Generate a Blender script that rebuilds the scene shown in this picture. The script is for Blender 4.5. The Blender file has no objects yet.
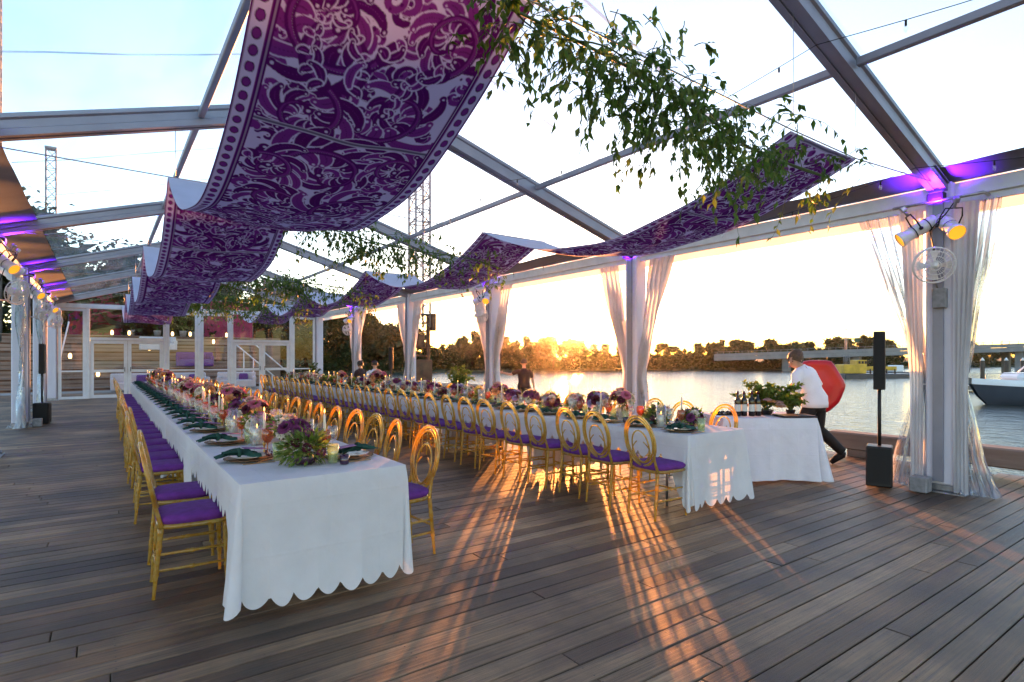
import bpy, math, random
import numpy as np
from mathutils import Vector, Matrix
sc = bpy.context.scene
COL = sc.collection
R = math.radians
PI = math.pi
rnd = random.Random(7)

# ------------------------------------------------------------------ camera
H = 1.5
YAW = R(35.6)
cam = bpy.data.cameras.new('camera'); co = bpy.data.objects.new('camera', cam); COL.objects.link(co)
co.location = (0, 0, H); co.rotation_euler = (PI/2, 0, -YAW)
cam.sensor_width = 36; cam.lens = 571/1024*36; cam.shift_y = 16/1024
cam.clip_end = 4000; cam.clip_start = 0.05
sc.camera = co
SA, CA = math.sin(YAW), math.cos(YAW)
def ray(px, d):                      # plan position seen at a bearing, at a distance along the view
    t = (px-512)/571
    return (d*(CA*t+SA), d*(CA-SA*t))

# ------------------------------------------------------------------ materials
MATS = {}
def newmat(name):
    m = bpy.data.materials.new(name); m.use_nodes = True
    MATS[name] = m
    return m, m.node_tree.nodes, m.node_tree.links
def setp(b, **k):
    for n, v in k.items():
        n = n.replace('_', ' ')
        if n in b.inputs: b.inputs[n].default_value = v
def pm(name, c, rough=0.6, metal=0.0, var=0.25, scale=8, bump=0.0, bscale=None, stretch=(1,1,1), coord='Object', **k):
    m, N, L = newmat(name)
    b = N['Principled BSDF']
    setp(b, Roughness=rough, Metallic=metal, **k)
    tc = N.new('ShaderNodeTexCoord'); mp = N.new('ShaderNodeMapping'); mp.inputs['Scale'].default_value = stretch
    L.new(tc.outputs[coord], mp.inputs[0])
    nz = N.new('ShaderNodeTexNoise'); nz.inputs['Scale'].default_value = scale; nz.inputs['Detail'].default_value = 5
    L.new(mp.outputs[0], nz.inputs[0])
    rp = N.new('ShaderNodeValToRGB'); L.new(nz.outputs[0], rp.inputs[0])
    rp.color_ramp.elements[0].position = .3; rp.color_ramp.elements[1].position = .7
    lo = [x*(1-var) for x in c[:3]]+[1]; hi = [min(1, x*(1+var)) for x in c[:3]]+[1]
    rp.color_ramp.elements[0].color = lo; rp.color_ramp.elements[1].color = hi
    L.new(rp.outputs[0], b.inputs['Base Color'])
    if bump:
        nb = N.new('ShaderNodeTexNoise'); nb.inputs['Scale'].default_value = bscale or scale*3; nb.inputs['Detail'].default_value = 4
        L.new(mp.outputs[0], nb.inputs[0])
        bp = N.new('ShaderNodeBump'); bp.inputs['Strength'].default_value = bump; bp.inputs['Distance'].default_value = .01
        L.new(nb.outputs[0], bp.inputs['Height']); L.new(bp.outputs[0], b.inputs['Normal'])
    return m
def translucent(name, c, tr=.4, rough=.8, var=.1, scale=10, gloss=.03, bump=0, bscale=30):
    m, N, L = newmat(name)
    b = N['Principled BSDF']; out = N['Material Output']
    setp(b, Roughness=rough)
    b.inputs['Specular IOR Level'].default_value = .25
    tc = N.new('ShaderNodeTexCoord'); nz = N.new('ShaderNodeTexNoise'); nz.inputs['Scale'].default_value = scale
    nz.inputs['Detail'].default_value = 4
    L.new(tc.outputs['Object'], nz.inputs[0])
    rp = N.new('ShaderNodeValToRGB'); L.new(nz.outputs[0], rp.inputs[0])
    rp.color_ramp.elements[0].position = .3; rp.color_ramp.elements[1].position = .7
    rp.color_ramp.elements[0].color = [x*(1-var) for x in c[:3]]+[1]
    rp.color_ramp.elements[1].color = [min(1, x*(1+var)) for x in c[:3]]+[1]
    t = N.new('ShaderNodeBsdfTranslucent'); mx = N.new('ShaderNodeMixShader'); mx.inputs[0].default_value = tr
    L.new(rp.outputs[0], b.inputs['Base Color']); L.new(rp.outputs[0], t.inputs['Color'])
    L.new(b.outputs[0], mx.inputs[1]); L.new(t.outputs[0], mx.inputs[2]); L.new(mx.outputs[0], out.inputs[0])
    if bump:
        nb = N.new('ShaderNodeTexNoise'); nb.inputs['Scale'].default_value = bscale
        L.new(tc.outputs['Object'], nb.inputs[0])
        bp = N.new('ShaderNodeBump'); bp.inputs['Strength'].default_value = bump; bp.inputs['Distance'].default_value = .01
        L.new(nb.outputs[0], bp.inputs['Height']); L.new(bp.outputs[0], b.inputs['Normal']); L.new(bp.outputs[0], t.inputs['Normal'])
    return m
def film(name, tint, opac, gcol=(1,1,1,1), rough=.08, wrinkle=.3, wscale=3, body=(.8,.82,.85,1), fres=1.35, streak=(1,1,1)):
    """clear plastic or glass sheet: mostly see-through, some reflection, a little milky body"""
    m, N, L = newmat(name); N.remove(N['Principled BSDF']); out = N['Material Output']
    tr = N.new('ShaderNodeBsdfTransparent'); tr.inputs[0].default_value = tint
    gl = N.new('ShaderNodeBsdfGlossy'); gl.inputs['Roughness'].default_value = rough; gl.inputs[0].default_value = gcol
    df = N.new('ShaderNodeBsdfDiffuse'); df.inputs[0].default_value = body
    tl = N.new('ShaderNodeBsdfTranslucent'); tl.inputs[0].default_value = body
    ad = N.new('ShaderNodeMixShader'); ad.inputs[0].default_value = .55; L.new(df.outputs[0], ad.inputs[1]); L.new(tl.outputs[0], ad.inputs[2])
    tc = N.new('ShaderNodeTexCoord'); mp = N.new('ShaderNodeMapping'); mp.inputs['Scale'].default_value = streak
    L.new(tc.outputs['Object'], mp.inputs[0])
    nz = N.new('ShaderNodeTexNoise'); nz.inputs['Scale'].default_value = wscale; nz.inputs['Detail'].default_value = 4
    L.new(mp.outputs[0], nz.inputs[0])
    bp = N.new('ShaderNodeBump'); bp.inputs['Strength'].default_value = wrinkle; bp.inputs['Distance'].default_value = .05
    L.new(nz.outputs[0], bp.inputs['Height']); L.new(bp.outputs[0], gl.inputs['Normal'])
    mr = N.new('ShaderNodeMapRange'); mr.inputs['From Min'].default_value = .35; mr.inputs['From Max'].default_value = .7
    mr.inputs['To Min'].default_value = opac*.35; mr.inputs['To Max'].default_value = opac*1.9
    L.new(nz.outputs[0], mr.inputs[0])
    m1 = N.new('ShaderNodeMixShader'); L.new(mr.outputs[0], m1.inputs[0]); L.new(tr.outputs[0], m1.inputs[1]); L.new(ad.outputs[0], m1.inputs[2])
    lw = N.new('ShaderNodeLayerWeight'); lw.inputs[0].default_value = .5; L.new(bp.outputs[0], lw.inputs['Normal'])
    pw = N.new('ShaderNodeMath'); pw.operation='POWER'; pw.inputs[1].default_value=4.5; L.new(lw.outputs['Facing'], pw.inputs[0])
    fr = N.new('ShaderNodeMath'); fr.operation='MULTIPLY_ADD'; fr.inputs[1].default_value=.55*(fres-1)/.5; fr.inputs[2].default_value=.05*(fres-1)/.35; L.new(pw.outputs[0], fr.inputs[0])
    m2 = N.new('ShaderNodeMixShader'); L.new(fr.outputs[0], m2.inputs[0]); L.new(m1.outputs[0], m2.inputs[1]); L.new(gl.outputs[0], m2.inputs[2])
    L.new(m2.outputs[0], out.inputs[0])
    return m
def emis(name, c, s):
    m, N, L = newmat(name); b = N['Principled BSDF']
    b.inputs['Base Color'].default_value = (*c, 1); b.inputs['Emission Color'].default_value = (*c, 1); b.inputs['Emission Strength'].default_value = s
    return m

pm('alu', (.25,.25,.30), .42, .3, .12, 3, .05)
pm('white_frame', (.66,.67,.70), .5, 0, .08, 5)
pm('leg_cover', (.62,.60,.68), .7, 0, .07, 4, .15, 12, (1,1,.3))
pm('band', (.17,.185,.235), .8, 0, .1, 3)
pm('galv', (.35,.35,.37), .4, .8, .3, 20)
pm('black', (.004,.004,.0045), .55, 0, .3, 20)
pm('black_mesh', (.005,.005,.005), .75, 0, .5, 220, .4, 300)
pm('white_plastic', (.72,.71,.70), .4, 0, .08, 12)
pm('gray_box', (.22,.22,.23), .6, 0, .25, 18)
film('roof_vinyl', (.90,.955,.97,1), .15, rough=.25, wrinkle=.35, wscale=2.4, fres=1.15, body=(.75,.8,.84,1), streak=(1,.35,1))
film('curtain_pale', (.90,.93,.95,1), .62, rough=.10, wrinkle=.9, wscale=7, fres=1.6, body=(.74,.82,.90,1), streak=(1,1,.25))
film('weld', (.8,.84,.87,1), .45, rough=.3, body=(.6,.63,.68,1))
film('curtain_vinyl', (.74,.77,.81,1), .38, rough=.10, wrinkle=.9, wscale=7, fres=1.6, body=(.60,.66,.76,1), streak=(1,1,.25))
film('glass_pane', (.93,.95,.96,1), .001, rough=.02, wrinkle=.02, wscale=1, fres=1.13)
film('clear_glass', (.97,.98,.97,1), .05, rough=.03, wrinkle=.0, fres=1.55)
film('green_glass', (.86,.93,.72,1), .34, rough=.05, wrinkle=.1, fres=1.6, body=(.70,.80,.50,1))
film('amber_glass', (.90,.50,.26,1), .30, rough=.05, wrinkle=.1, fres=1.6, body=(.80,.38,.16,1))
film('plum_glass', (.35,.12,.30,1), .35, rough=.05, wrinkle=.0, fres=1.6, body=(.16,.03,.13,1))
translucent('curtain_cloth', (.80,.77,.78), .55, .8, .06, 4, bump=.3, bscale=9)
translucent('linen', (.80,.80,.83), .30, .85, .03, 6, bump=.12, bscale=60)
translucent('service_linen', (.76,.77,.84), .15, .85, .03, 6, bump=.12, bscale=60)
translucent('lining', (.74,.76,.88), .38, .7, .04, 3)
translucent('leaf_a', (.075,.16,.025), .45, .45, .5, 12)
translucent('leaf_b', (.17,.23,.05), .45, .45, .4, 12)
translucent('leaf_c', (.03,.075,.02), .35, .45, .4, 12)
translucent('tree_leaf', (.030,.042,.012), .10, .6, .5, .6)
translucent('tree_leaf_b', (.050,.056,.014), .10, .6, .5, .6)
translucent('napkin_green', (.012,.075,.055), .1, .8, .25, 14, bump=.4, bscale=60)
for n, c in dict(pink=(.62,.16,.26), blush=(.72,.44,.40), burgundy=(.10,.012,.03), plum=(.20,.035,.13), lilac=(.46,.36,.60), cream=(.76,.68,.58), peach=(.78,.34,.16), mauve=(.40,.18,.34)).items():
    translucent('petal_'+n, c, .35, .6, .3, 25)
pm('stem', (.06,.10,.025), .6)
pm('bark', (.07,.05,.035), .9, 0, .4, 14, .6, 30, (1,1,.2))
pm('cushion', (.13,.018,.20), .85, 0, .18, 20, .25, 160)
pm('beam_wood', (.16,.135,.115), .85, 0, .4, 5, .6, 20, (1,.12,1))
pm('step_wood', (.27,.17,.125), .8, 0, .35, 4, .4, 20, (.15,1,1))
pm('table_wood', (.20,.13,.08), .6, 0, .25, 8)
pm('gold', (.62,.38,.12), .3, .9, .15, 20)
pm('charger', (.17,.09,.045), .45, .2, .35, 14)
pm('china', (.62,.60,.56), .25, 0, .25, 26)
pm('card', (.26,.10,.26), .7, 0, .15, 10)
pm('wax', (.72,.64,.52), .5, 0, .05, 9, Subsurface_Weight=.3)
pm('wine_glass_dark', (.012,.008,.008), .12, 0, .2, 9)
pm('wine_label', (.62,.60,.55), .7, 0, .05, 9)
pm('foil', (.09,.01,.015), .35, .3, .2, 9)
pm('red_vinyl', (.42,.006,.014), .35, 0, .12, 5, .1, 9)
pm('skin', (.50,.28,.19), .55, 0, .08, 9)
pm('hair_brown', (.09,.045,.02), .6, 0, .4, 40)
pm('hair_dark', (.012,.009,.008), .6, 0, .4, 40)
pm('jacket_white', (.74,.75,.80), .8, 0, .05, 7, .3, 18)
pm('cloth_black', (.005,.005,.006), .85, 0, .3, 15, .3, 30)
pm('shirt_blue', (.52,.58,.68), .8, 0, .06, 7, .3, 18)
pm('shirt_maroon', (.03,.009,.009), .85, 0, .3, 15, .3, 30)
pm('yellow_paint', (.62,.34,.03), .5, 0, .2, 1.5)
pm('hull_dark', (.03,.035,.045), .4, 0, .3, 1)
pm('navy_hull', (.05,.065,.085), .15, 0, .15, .6)
pm('boat_white', (.72,.74,.76), .3, 0, .05, 1)
pm('rust', (.14,.055,.028), .8, .2, .5, 2, .4, 6)
pm('tower_steel', (.22,.22,.23), .6, .4, .3, 1)
pm('concrete', (.20,.20,.20), .85, 0, .15, .6)
pm('sign_green', (.02,.16,.11), .5, 0, .1, 1)
pm('bank', (.06,.065,.03), .95, 0, .5, .05)
pm('lawn', (.055,.10,.025), .95, 0, .4, .2, .5, 8)
pm('paving', (.28,.26,.24), .9, 0, .15, .8)
pm('banner_red', (.32,.02,.06), .8, 0, .3, 2)
pm('sofa_white', (.50,.48,.50), .8, 0, .05, 4)
pm('sofa_purple', (.12,.035,.20), .8, 0, .1, 4)
pm('moss', (.10,.17,.03), .95, 0, .5, 40, .8, 60)
emis('lamp_amber', (1,.42,.04), .10)
emis('lamp_purple', (.16,.02,1), .8)
emis('bulb', (1,.62,.25), .8)
emis('flame', (1,.5,.12), .8)

# amber resin of the chairs
m, N, L = newmat('amber_resin'); b = N['Principled BSDF']
setp(b, Roughness=.07, Transmission_Weight=.72, IOR=1.4, Metallic=.0)
b.inputs['Base Color'].default_value = (.86,.40,.045,1)
b.inputs['Coat Weight'].default_value = .6; b.inputs['Coat Roughness'].default_value = .06
nz = N.new('ShaderNodeTexNoise'); nz.inputs['Scale'].default_value = 30; tc = N.new('ShaderNodeTexCoord'); L.new(tc.outputs['Object'], nz.inputs[0])
rp = N.new('ShaderNodeValToRGB'); L.new(nz.outputs[0], rp.inputs[0]); rp.color_ramp.elements[0].color = (.98,.50,.05,1); rp.color_ramp.elements[1].color = (1,.70,.20,1)
rp.color_ramp.elements[0].position = .35; rp.color_ramp.elements[1].position = .65
L.new(rp.outputs[0], b.inputs['Base Color'])
t = N.new('ShaderNodeBsdfTranslucent'); mx = N.new('ShaderNodeMixShader'); mx.inputs[0].default_value = .22
L.new(rp.outputs[0], t.inputs[0]); L.new(b.outputs[0], mx.inputs[1]); L.new(t.outputs[0], mx.inputs[2]); L.new(mx.outputs[0], N['Material Output'].inputs[0])

# deck boards
m, N, L = newmat('deck_board'); b = N['Principled BSDF']
geo = N.new('ShaderNodeNewGeometry'); tc = N.new('ShaderNodeTexCoord')
rp = N.new('ShaderNodeValToRGB'); L.new(geo.outputs['Random Per Island'], rp.inputs[0])
cr = rp.color_ramp; cr.elements[0].color = (.045,.028,.020,1); cr.elements[1].color = (.150,.112,.086,1)
for p, c in ((.12,(.105,.068,.046,1)), (.3,(.150,.112,.084,1)), (.5,(.080,.055,.041,1)), (.68,(.135,.104,.082,1)), (.86,(.195,.150,.118,1))):
    e = cr.elements.new(p); e.color = c
mp = N.new('ShaderNodeMapping'); mp.inputs['Scale'].default_value = (.5, 21, 1); L.new(tc.outputs['Object'], mp.inputs[0])
sh = N.new('ShaderNodeVectorMath'); sh.operation = 'ADD'; L.new(mp.outputs[0], sh.inputs[0])
mul = N.new('ShaderNodeMath'); mul.operation = 'MULTIPLY'; mul.inputs[1].default_value = 37; L.new(geo.outputs['Random Per Island'], mul.inputs[0]); L.new(mul.outputs[0], sh.inputs[1])
g1 = N.new('ShaderNodeTexNoise'); g1.inputs['Scale'].default_value = 3; g1.inputs['Detail'].default_value = 8; g1.inputs['Roughness'].default_value = .7; L.new(sh.outputs[0], g1.inputs[0])
g2 = N.new('ShaderNodeTexNoise'); g2.inputs['Scale'].default_value = 1.1; g2.inputs['Detail'].default_value = 6; L.new(tc.outputs['Object'], g2.inputs[0])
def mixc(N, L, a, bb, fac, mode):
    x = N.new('ShaderNodeMix'); x.data_type = 'RGBA'; x.blend_type = mode
    x.inputs[0].default_value = fac
    L.new(a, x.inputs[6]); L.new(bb, x.inputs[7]); return x
mr = N.new('ShaderNodeValToRGB'); L.new(g1.outputs[0], mr.inputs[0]); mr.color_ramp.elements[0].position=.3; mr.color_ramp.elements[1].position=.72
mr.color_ramp.elements[0].color = (.22,.20,.19,1); mr.color_ramp.elements[1].color = (1.75,1.72,1.68,1)
m1 = mixc(N, L, rp.outputs[0], mr.outputs[0], 1, 'MULTIPLY')
mr2 = N.new('ShaderNodeValToRGB'); L.new(g2.outputs[0], mr2.inputs[0]); mr2.color_ramp.elements[0].position=.35; mr2.color_ramp.elements[1].position=.68
mr2.color_ramp.elements[0].color = (.60,.60,.62,1); mr2.color_ramp.elements[1].color = (1.40,1.30,1.15,1)
m2 = mixc(N, L, m1.outputs[2], mr2.outputs[0], 1, 'MULTIPLY')
sp_=N.new('ShaderNodeSeparateXYZ'); L.new(tc.outputs['Object'], sp_.inputs[0])
def mth(op,a,bv=None,b2=None):
    N=b.id_data.nodes if False else globals()['N']; L=globals()['L']; x=N.new('ShaderNodeMath'); x.operation=op
    for i_,v_ in enumerate((a,bv,b2)):
        if v_ is None: continue
        if hasattr(v_,'node'): L.new(v_, x.inputs[i_])
        else: x.inputs[i_].default_value=v_
    return x.outputs[0]
fx=mth('SUBTRACT',mth('MODULO',mth('ADD',sp_.outputs[0],61.0),.61),.05)
fy=mth('MODULO',mth('ADD',sp_.outputs[1],4.0+.138*40),.138)
fy2=mth('SUBTRACT',mth('ABSOLUTE',mth('SUBTRACT',fy,.066)),.040)
dd_=mth('SQRT',mth('ADD',mth('MULTIPLY',fx,fx),mth('MULTIPLY',fy2,fy2)))
sc_=mth('GREATER_THAN',dd_,.0045)
scr=N.new('ShaderNodeMix'); scr.data_type='RGBA'; L.new(sc_,scr.inputs[0]); scr.inputs[6].default_value=(.03,.027,.025,1); L.new(m2.outputs[2],scr.inputs[7])
st1=N.new('ShaderNodeTexNoise'); st1.inputs['Scale'].default_value=.55; st1.inputs['Detail'].default_value=9; st1.inputs['Roughness'].default_value=.65; L.new(tc.outputs['Object'],st1.inputs[0])
str_=N.new('ShaderNodeValToRGB'); L.new(st1.outputs[0],str_.inputs[0]); str_.color_ramp.elements[0].position=.36; str_.color_ramp.elements[1].position=.58; str_.color_ramp.elements[0].color=(.85,.66,.48,1); str_.color_ramp.elements[1].color=(1.50,1.26,.98,1)
m3=mixc(N,L,scr.outputs[2],str_.outputs[0],1,'MULTIPLY')
L.new(m3.outputs[2], b.inputs['Base Color'])
rr = N.new('ShaderNodeMapRange'); rr.inputs['To Min'].default_value=.34; rr.inputs['To Max'].default_value=.72; L.new(g1.outputs[0], rr.inputs[0]); L.new(rr.outputs[0], b.inputs['Roughness'])
bp = N.new('ShaderNodeBump'); bp.inputs['Strength'].default_value=.8; bp.inputs['Distance'].default_value=.006; L.new(g1.outputs[0], bp.inputs['Height']); L.new(bp.outputs[0], b.inputs['Normal'])

# printed swag fabric: the print is stored as a colour on the cloth itself
m, N, L = newmat('printed_fabric'); b = N['Principled BSDF']; setp(b, Roughness=.8)
b.inputs['Specular IOR Level'].default_value = .2
at = N.new('ShaderNodeAttribute'); at.attribute_name = 'print'
t = N.new('ShaderNodeBsdfTranslucent'); mx = N.new('ShaderNodeMixShader'); mx.inputs[0].default_value = .45
L.new(at.outputs[0], b.inputs['Base Color']); L.new(at.outputs[0], t.inputs[0]); L.new(b.outputs[0], mx.inputs[1]); L.new(t.outputs[0], mx.inputs[2]); L.new(mx.outputs[0], N['Material Output'].inputs[0])
tc = N.new('ShaderNodeTexCoord'); nz = N.new('ShaderNodeTexNoise'); nz.inputs['Scale'].default_value = 5; nz.inputs['Detail'].default_value = 3; L.new(tc.outputs['Object'], nz.inputs[0])
bp = N.new('ShaderNodeBump'); bp.inputs['Strength'].default_value=.35; bp.inputs['Distance'].default_value=.03; L.new(nz.outputs[0], bp.inputs['Height']); L.new(bp.outputs[0], b.inputs['Normal'])

for nm_ in ('linen','service_linen'):
    m=MATS[nm_]; N=m.node_tree.nodes; L=m.node_tree.links; tc=N.new('ShaderNodeTexCoord'); sp_=N.new('ShaderNodeSeparateXYZ'); L.new(tc.outputs['Object'],sp_.inputs[0])
    hs=[]
    for ax,per_,of_ in ((0,.34,50.0+.17),(1,.52,52.0),(2,.30,30.0+.11)):
        f_=mth('ABSOLUTE',mth('SUBTRACT',mth('MODULO',mth('ADD',sp_.outputs[ax],of_),per_),per_/2)); hs.append(mth('SUBTRACT',1.0,mth('MINIMUM',mth('DIVIDE',f_,.012),1.0)))
    n1=N.new('ShaderNodeTexNoise'); n1.inputs['Scale'].default_value=5; n1.inputs['Detail'].default_value=5; L.new(tc.outputs['Object'],n1.inputs[0])
    h_=mth('ADD',mth('MULTIPLY',mth('ADD',mth('ADD',hs[0],hs[1]),hs[2]),.13),mth('MULTIPLY',n1.outputs[0],2.2))
    n2=N.new('ShaderNodeTexNoise'); n2.inputs['Scale'].default_value=260; L.new(tc.outputs['Object'],n2.inputs[0]); h_=mth('ADD',h_,mth('MULTIPLY',n2.outputs[0],.12))
    for n_ in N:
        if n_.bl_idname=='ShaderNodeBump': n_.inputs['Strength'].default_value=.75; n_.inputs['Distance'].default_value=.012; L.new(h_,n_.inputs['Height'])
# river
m, N, L = newmat('river_water'); b = N['Principled BSDF']; setp(b, Roughness=.11, IOR=1.33)
b.inputs['Base Color'].default_value = (.035,.042,.035,1)
tc = N.new('ShaderNodeTexCoord'); mp = N.new('ShaderNodeMapping'); mp.inputs['Rotation'].default_value=(0,0,R(40)); mp.inputs['Scale'].default_value=(1.0,.45,1); L.new(tc.outputs['Object'], mp.inputs[0])
a1 = N.new('ShaderNodeTexNoise'); a1.inputs['Scale'].default_value=1.6; a1.inputs['Detail'].default_value=5; a1.inputs['Roughness'].default_value=.6; L.new(mp.outputs[0], a1.inputs[0])
a2 = N.new('ShaderNodeTexNoise'); a2.inputs['Scale'].default_value=.25; a2.inputs['Detail'].default_value=3; L.new(mp.outputs[0], a2.inputs[0])
ad = N.new('ShaderNodeMath'); ad.operation='ADD'; L.new(a1.outputs[0], ad.inputs[0]); L.new(a2.outputs[0], ad.inputs[1])
bp = N.new('ShaderNodeBump'); bp.inputs['Strength'].default_value=1; bp.inputs['Distance'].default_value=.22; L.new(ad.outputs[0], bp.inputs['Height']); L.new(bp.outputs[0], b.inputs['Normal'])

# ------------------------------------------------------------------ mesh builder
class MB:
    def __init__(s): s.v=[]; s.f=[]; s.m=[]; s.slots=[]; s.cur=0; s.sm=[]; s.smooth=True
    def mat(s, n):
        if n not in s.slots: s.slots.append(n)
        s.cur = s.slots.index(n); return s
    def add(s, vs, fs, smooth=None):
        o = len(s.v); s.v.extend([tuple(x) for x in vs])
        for f in fs: s.f.append(tuple(i+o for i in f)); s.m.append(s.cur); s.sm.append(s.smooth if smooth is None else smooth)
        return s
    def box(s, c, size, rot=None, M=None, bev=0):
        x,y,z = [a/2 for a in size]
        if bev > 0:
            b_ = min(bev, x*.9, y*.9, z*.9); vs=[]
            for sx in (-1,1):
                for sy in (-1,1):
                    for sz in (-1,1):
                        vs += [(sx*x,sy*(y-b_),sz*(z-b_)),(sx*(x-b_),sy*y,sz*(z-b_)),(sx*(x-b_),sy*(y-b_),sz*z)]
            def i(sx,sy,sz,k): return ((sx>0)*4+(sy>0)*2+(sz>0))*3+k
            fs=[]
            P=(-1,1)
            for q in P:
                fs.append((i(q,-1,-1,0),i(q,1,-1,0),i(q,1,1,0),i(q,-1,1,0))[::q])
                fs.append((i(-1,q,-1,1),i(1,q,-1,1),i(1,q,1,1),i(-1,q,1,1))[::-q])
                fs.append((i(-1,-1,q,2),i(1,-1,q,2),i(1,1,q,2),i(-1,1,q,2))[::q])
            for a in P:
                for c_ in P:
                    fs.append((i(a,c_,-1,0),i(a,c_,1,0),i(a,c_,1,1),i(a,c_,-1,1)))
                    fs.append((i(a,-1,c_,0),i(a,1,c_,0),i(a,1,c_,2),i(a,-1,c_,2)))
                    fs.append((i(-1,a,c_,1),i(1,a,c_,1),i(1,a,c_,2),i(-1,a,c_,2)))
                    for e in P: fs.append((i(a,c_,e,0),i(a,c_,e,1),i(a,c_,e,2)))
        else:
            vs=[(sx*x,sy*y,sz*z) for sx in(-1,1) for sy in(-1,1) for sz in(-1,1)]
            fs=[(0,1,3,2),(4,6,7,5),(0,4,5,1),(2,3,7,6),(0,2,6,4),(1,5,7,3)]
        T = Matrix.Translation(c)
        if rot is not None: T = T @ (rot.to_4x4() if hasattr(rot,'to_4x4') else Matrix.Rotation(rot,4,'Z'))
        if M is not None: T = M @ T
        return s.add([T@Vector(v) for v in vs], fs, False)
    def tube(s, pts, r, n=8, closed=False, cap=True, smooth=True):
        pts=[Vector(p) for p in pts]; k=len(pts)
        rs = r if isinstance(r,(list,tuple)) else [r]*k
        vs=[]; prev=None
        for i,p in enumerate(pts):
            if closed: d = pts[(i+1)%k]-pts[i-1]
            else: d = pts[min(i+1,k-1)]-pts[max(i-1,0)]
            if d.length<1e-9: d=Vector((0,0,1))
            d.normalize()
            if prev is None:
                a = d.cross(Vector((0,0,1))) if abs(d.z)<.9 else d.cross(Vector((1,0,0)))
            else:
                a = prev - d*prev.dot(d)
                if a.length<1e-6: a=d.orthogonal()
            a.normalize(); prev=a; b_=d.cross(a)
            for j in range(n):
                t=2*PI*j/n; vs.append(p+(a*math.cos(t)+b_*math.sin(t))*rs[i])
        fs=[]
        for i in range(k if closed else k-1):
            i2=(i+1)%k
            for j in range(n): fs.append((i*n+j, i*n+(j+1)%n, i2*n+(j+1)%n, i2*n+j))
        s.add(vs,fs,smooth)
        if cap and not closed:
            o=len(s.v)-len(vs)
            s.f.append(tuple(o+j for j in range(n))[::-1]); s.m.append(s.cur); s.sm.append(False)
            s.f.append(tuple(o+(k-1)*n+j for j in range(n))); s.m.append(s.cur); s.sm.append(False)
        return s
    def lathe(s, prof, n=16, M=None, c=(0,0,0), capb=True, capt=True):
        vs=[]; M = M or Matrix.Identity(4); c=Vector(c)
        for (r,z) in prof:
            for j in range(n):
                t=2*PI*j/n; vs.append(M@(Vector((r*math.cos(t), r*math.sin(t), z))+c) if c.length>0 or True else 0)
        fs=[]
        for i in range(len(prof)-1):
            for j in range(n): fs.append((i*n+j,i*n+(j+1)%n,(i+1)*n+(j+1)%n,(i+1)*n+j))
        if capb and prof[0][0]>1e-4: fs.append(tuple(range(n))[::-1])
        if capt and prof[-1][0]>1e-4: fs.append(tuple((len(prof)-1)*n+j for j in range(n)))
        return s.add(vs,fs)
    def grid(s, P, smooth=True):
        """P[i][j] points"""
        a=len(P); b_=len(P[0]); vs=[p for row in P for p in row]
        return s.add(vs,[(i*b_+j,i*b_+j+1,(i+1)*b_+j+1,(i+1)*b_+j) for i in range(a-1) for j in range(b_-1)],smooth)
    def leaf(s, p, d, up, l, w, bend=.25):
        d=Vector(d).normalized(); sd=d.cross(Vector(up))
        if sd.length<1e-4: sd=d.orthogonal()
        sd.normalize(); n=sd.cross(d); p=Vector(p)
        vs=[p, p+d*l*.45+sd*w*.5+n*l*.06, p+d*l*.45-n*l*.02, p+d*l*.45-sd*w*.5+n*l*.06, p+d*l-n*l*bend]
        return s.add(vs,[(0,1,2),(0,2,3),(1,4,2),(2,4,3)],False)
    def build(s, name, parent=None, mat=None, M=None):
        me=bpy.data.meshes.new(name); me.from_pydata(s.v,[],s.f)
        for n in (s.slots or [mat or 'white_plastic']): me.materials.append(MATS[n])
        me.polygons.foreach_set('material_index', s.m); me.polygons.foreach_set('use_smooth', s.sm); me.update()
        o=bpy.data.objects.new(name, me); COL.objects.link(o)
        if parent is not None: o.parent=parent
        return o
def mb(mat, smooth=True):
    q=MB(); q.smooth=smooth; q.mat(mat); return q
def tag(o, label=None, cat=None, group=None, kind=None):
    if label: o['label']=label
    if cat: o['category']=cat
    if group: o['group']=group
    if kind: o['kind']=kind
    return o
def thing(name, label, cat, loc=(0,0,0), rz=0, group=None):
    o=bpy.data.objects.new(name,None); COL.objects.link(o); o.empty_display_size=.1
    o.location=loc; o.rotation_euler=(0,0,rz)
    return tag(o,label,cat,group)
CH={}
def kids(o):
    if o.name not in CH: CH[o.name]=[c for c in bpy.data.objects if c.parent is o]
    return CH[o.name]
def dup(o, loc=None, rz=None, label=None, group=None, parent=None, scale=None):
    c=o.copy(); COL.objects.link(c)
    if parent is not None: c.parent=parent
    if loc is not None: c.location=loc
    if rz is not None: c.rotation_euler=(0,0,rz)
    if scale is not None: c.scale=(scale,)*3 if not hasattr(scale,'__len__') else scale
    if label: c['label']=label
    if group: c['group']=group
    for k in kids(o): dup(k, parent=c)
    return c
class Placer:
    """first use moves the prototype itself, later uses copy it"""
    def __init__(s,o): s.o=o; s.used=False
    def __call__(s, loc, rz=0, label=None, group=None, scale=None):
        if not s.used:
            s.used=True; o=s.o; o.location=loc; o.rotation_euler=(0,0,rz)
            if scale is not None: o.scale=(scale,)*3
            if label: o['label']=label
            if group: o['group']=group
            return o
        return dup(s.o, loc, rz, label, group, scale=scale if scale is not None else (1,1,1))
ONES=['','first','second','third','fourth','fifth','sixth','seventh','eighth','ninth','tenth','eleventh','twelfth','thirteenth','fourteenth','fifteenth','sixteenth','seventeenth','eighteenth','nineteenth']
TENS={2:('twentieth','twenty'),3:('thirtieth','thirty'),4:('fortieth','forty'),5:('fiftieth','fifty'),6:('sixtieth','sixty'),7:('seventieth','seventy'),8:('eightieth','eighty'),9:('ninetieth','ninety')}
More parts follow.
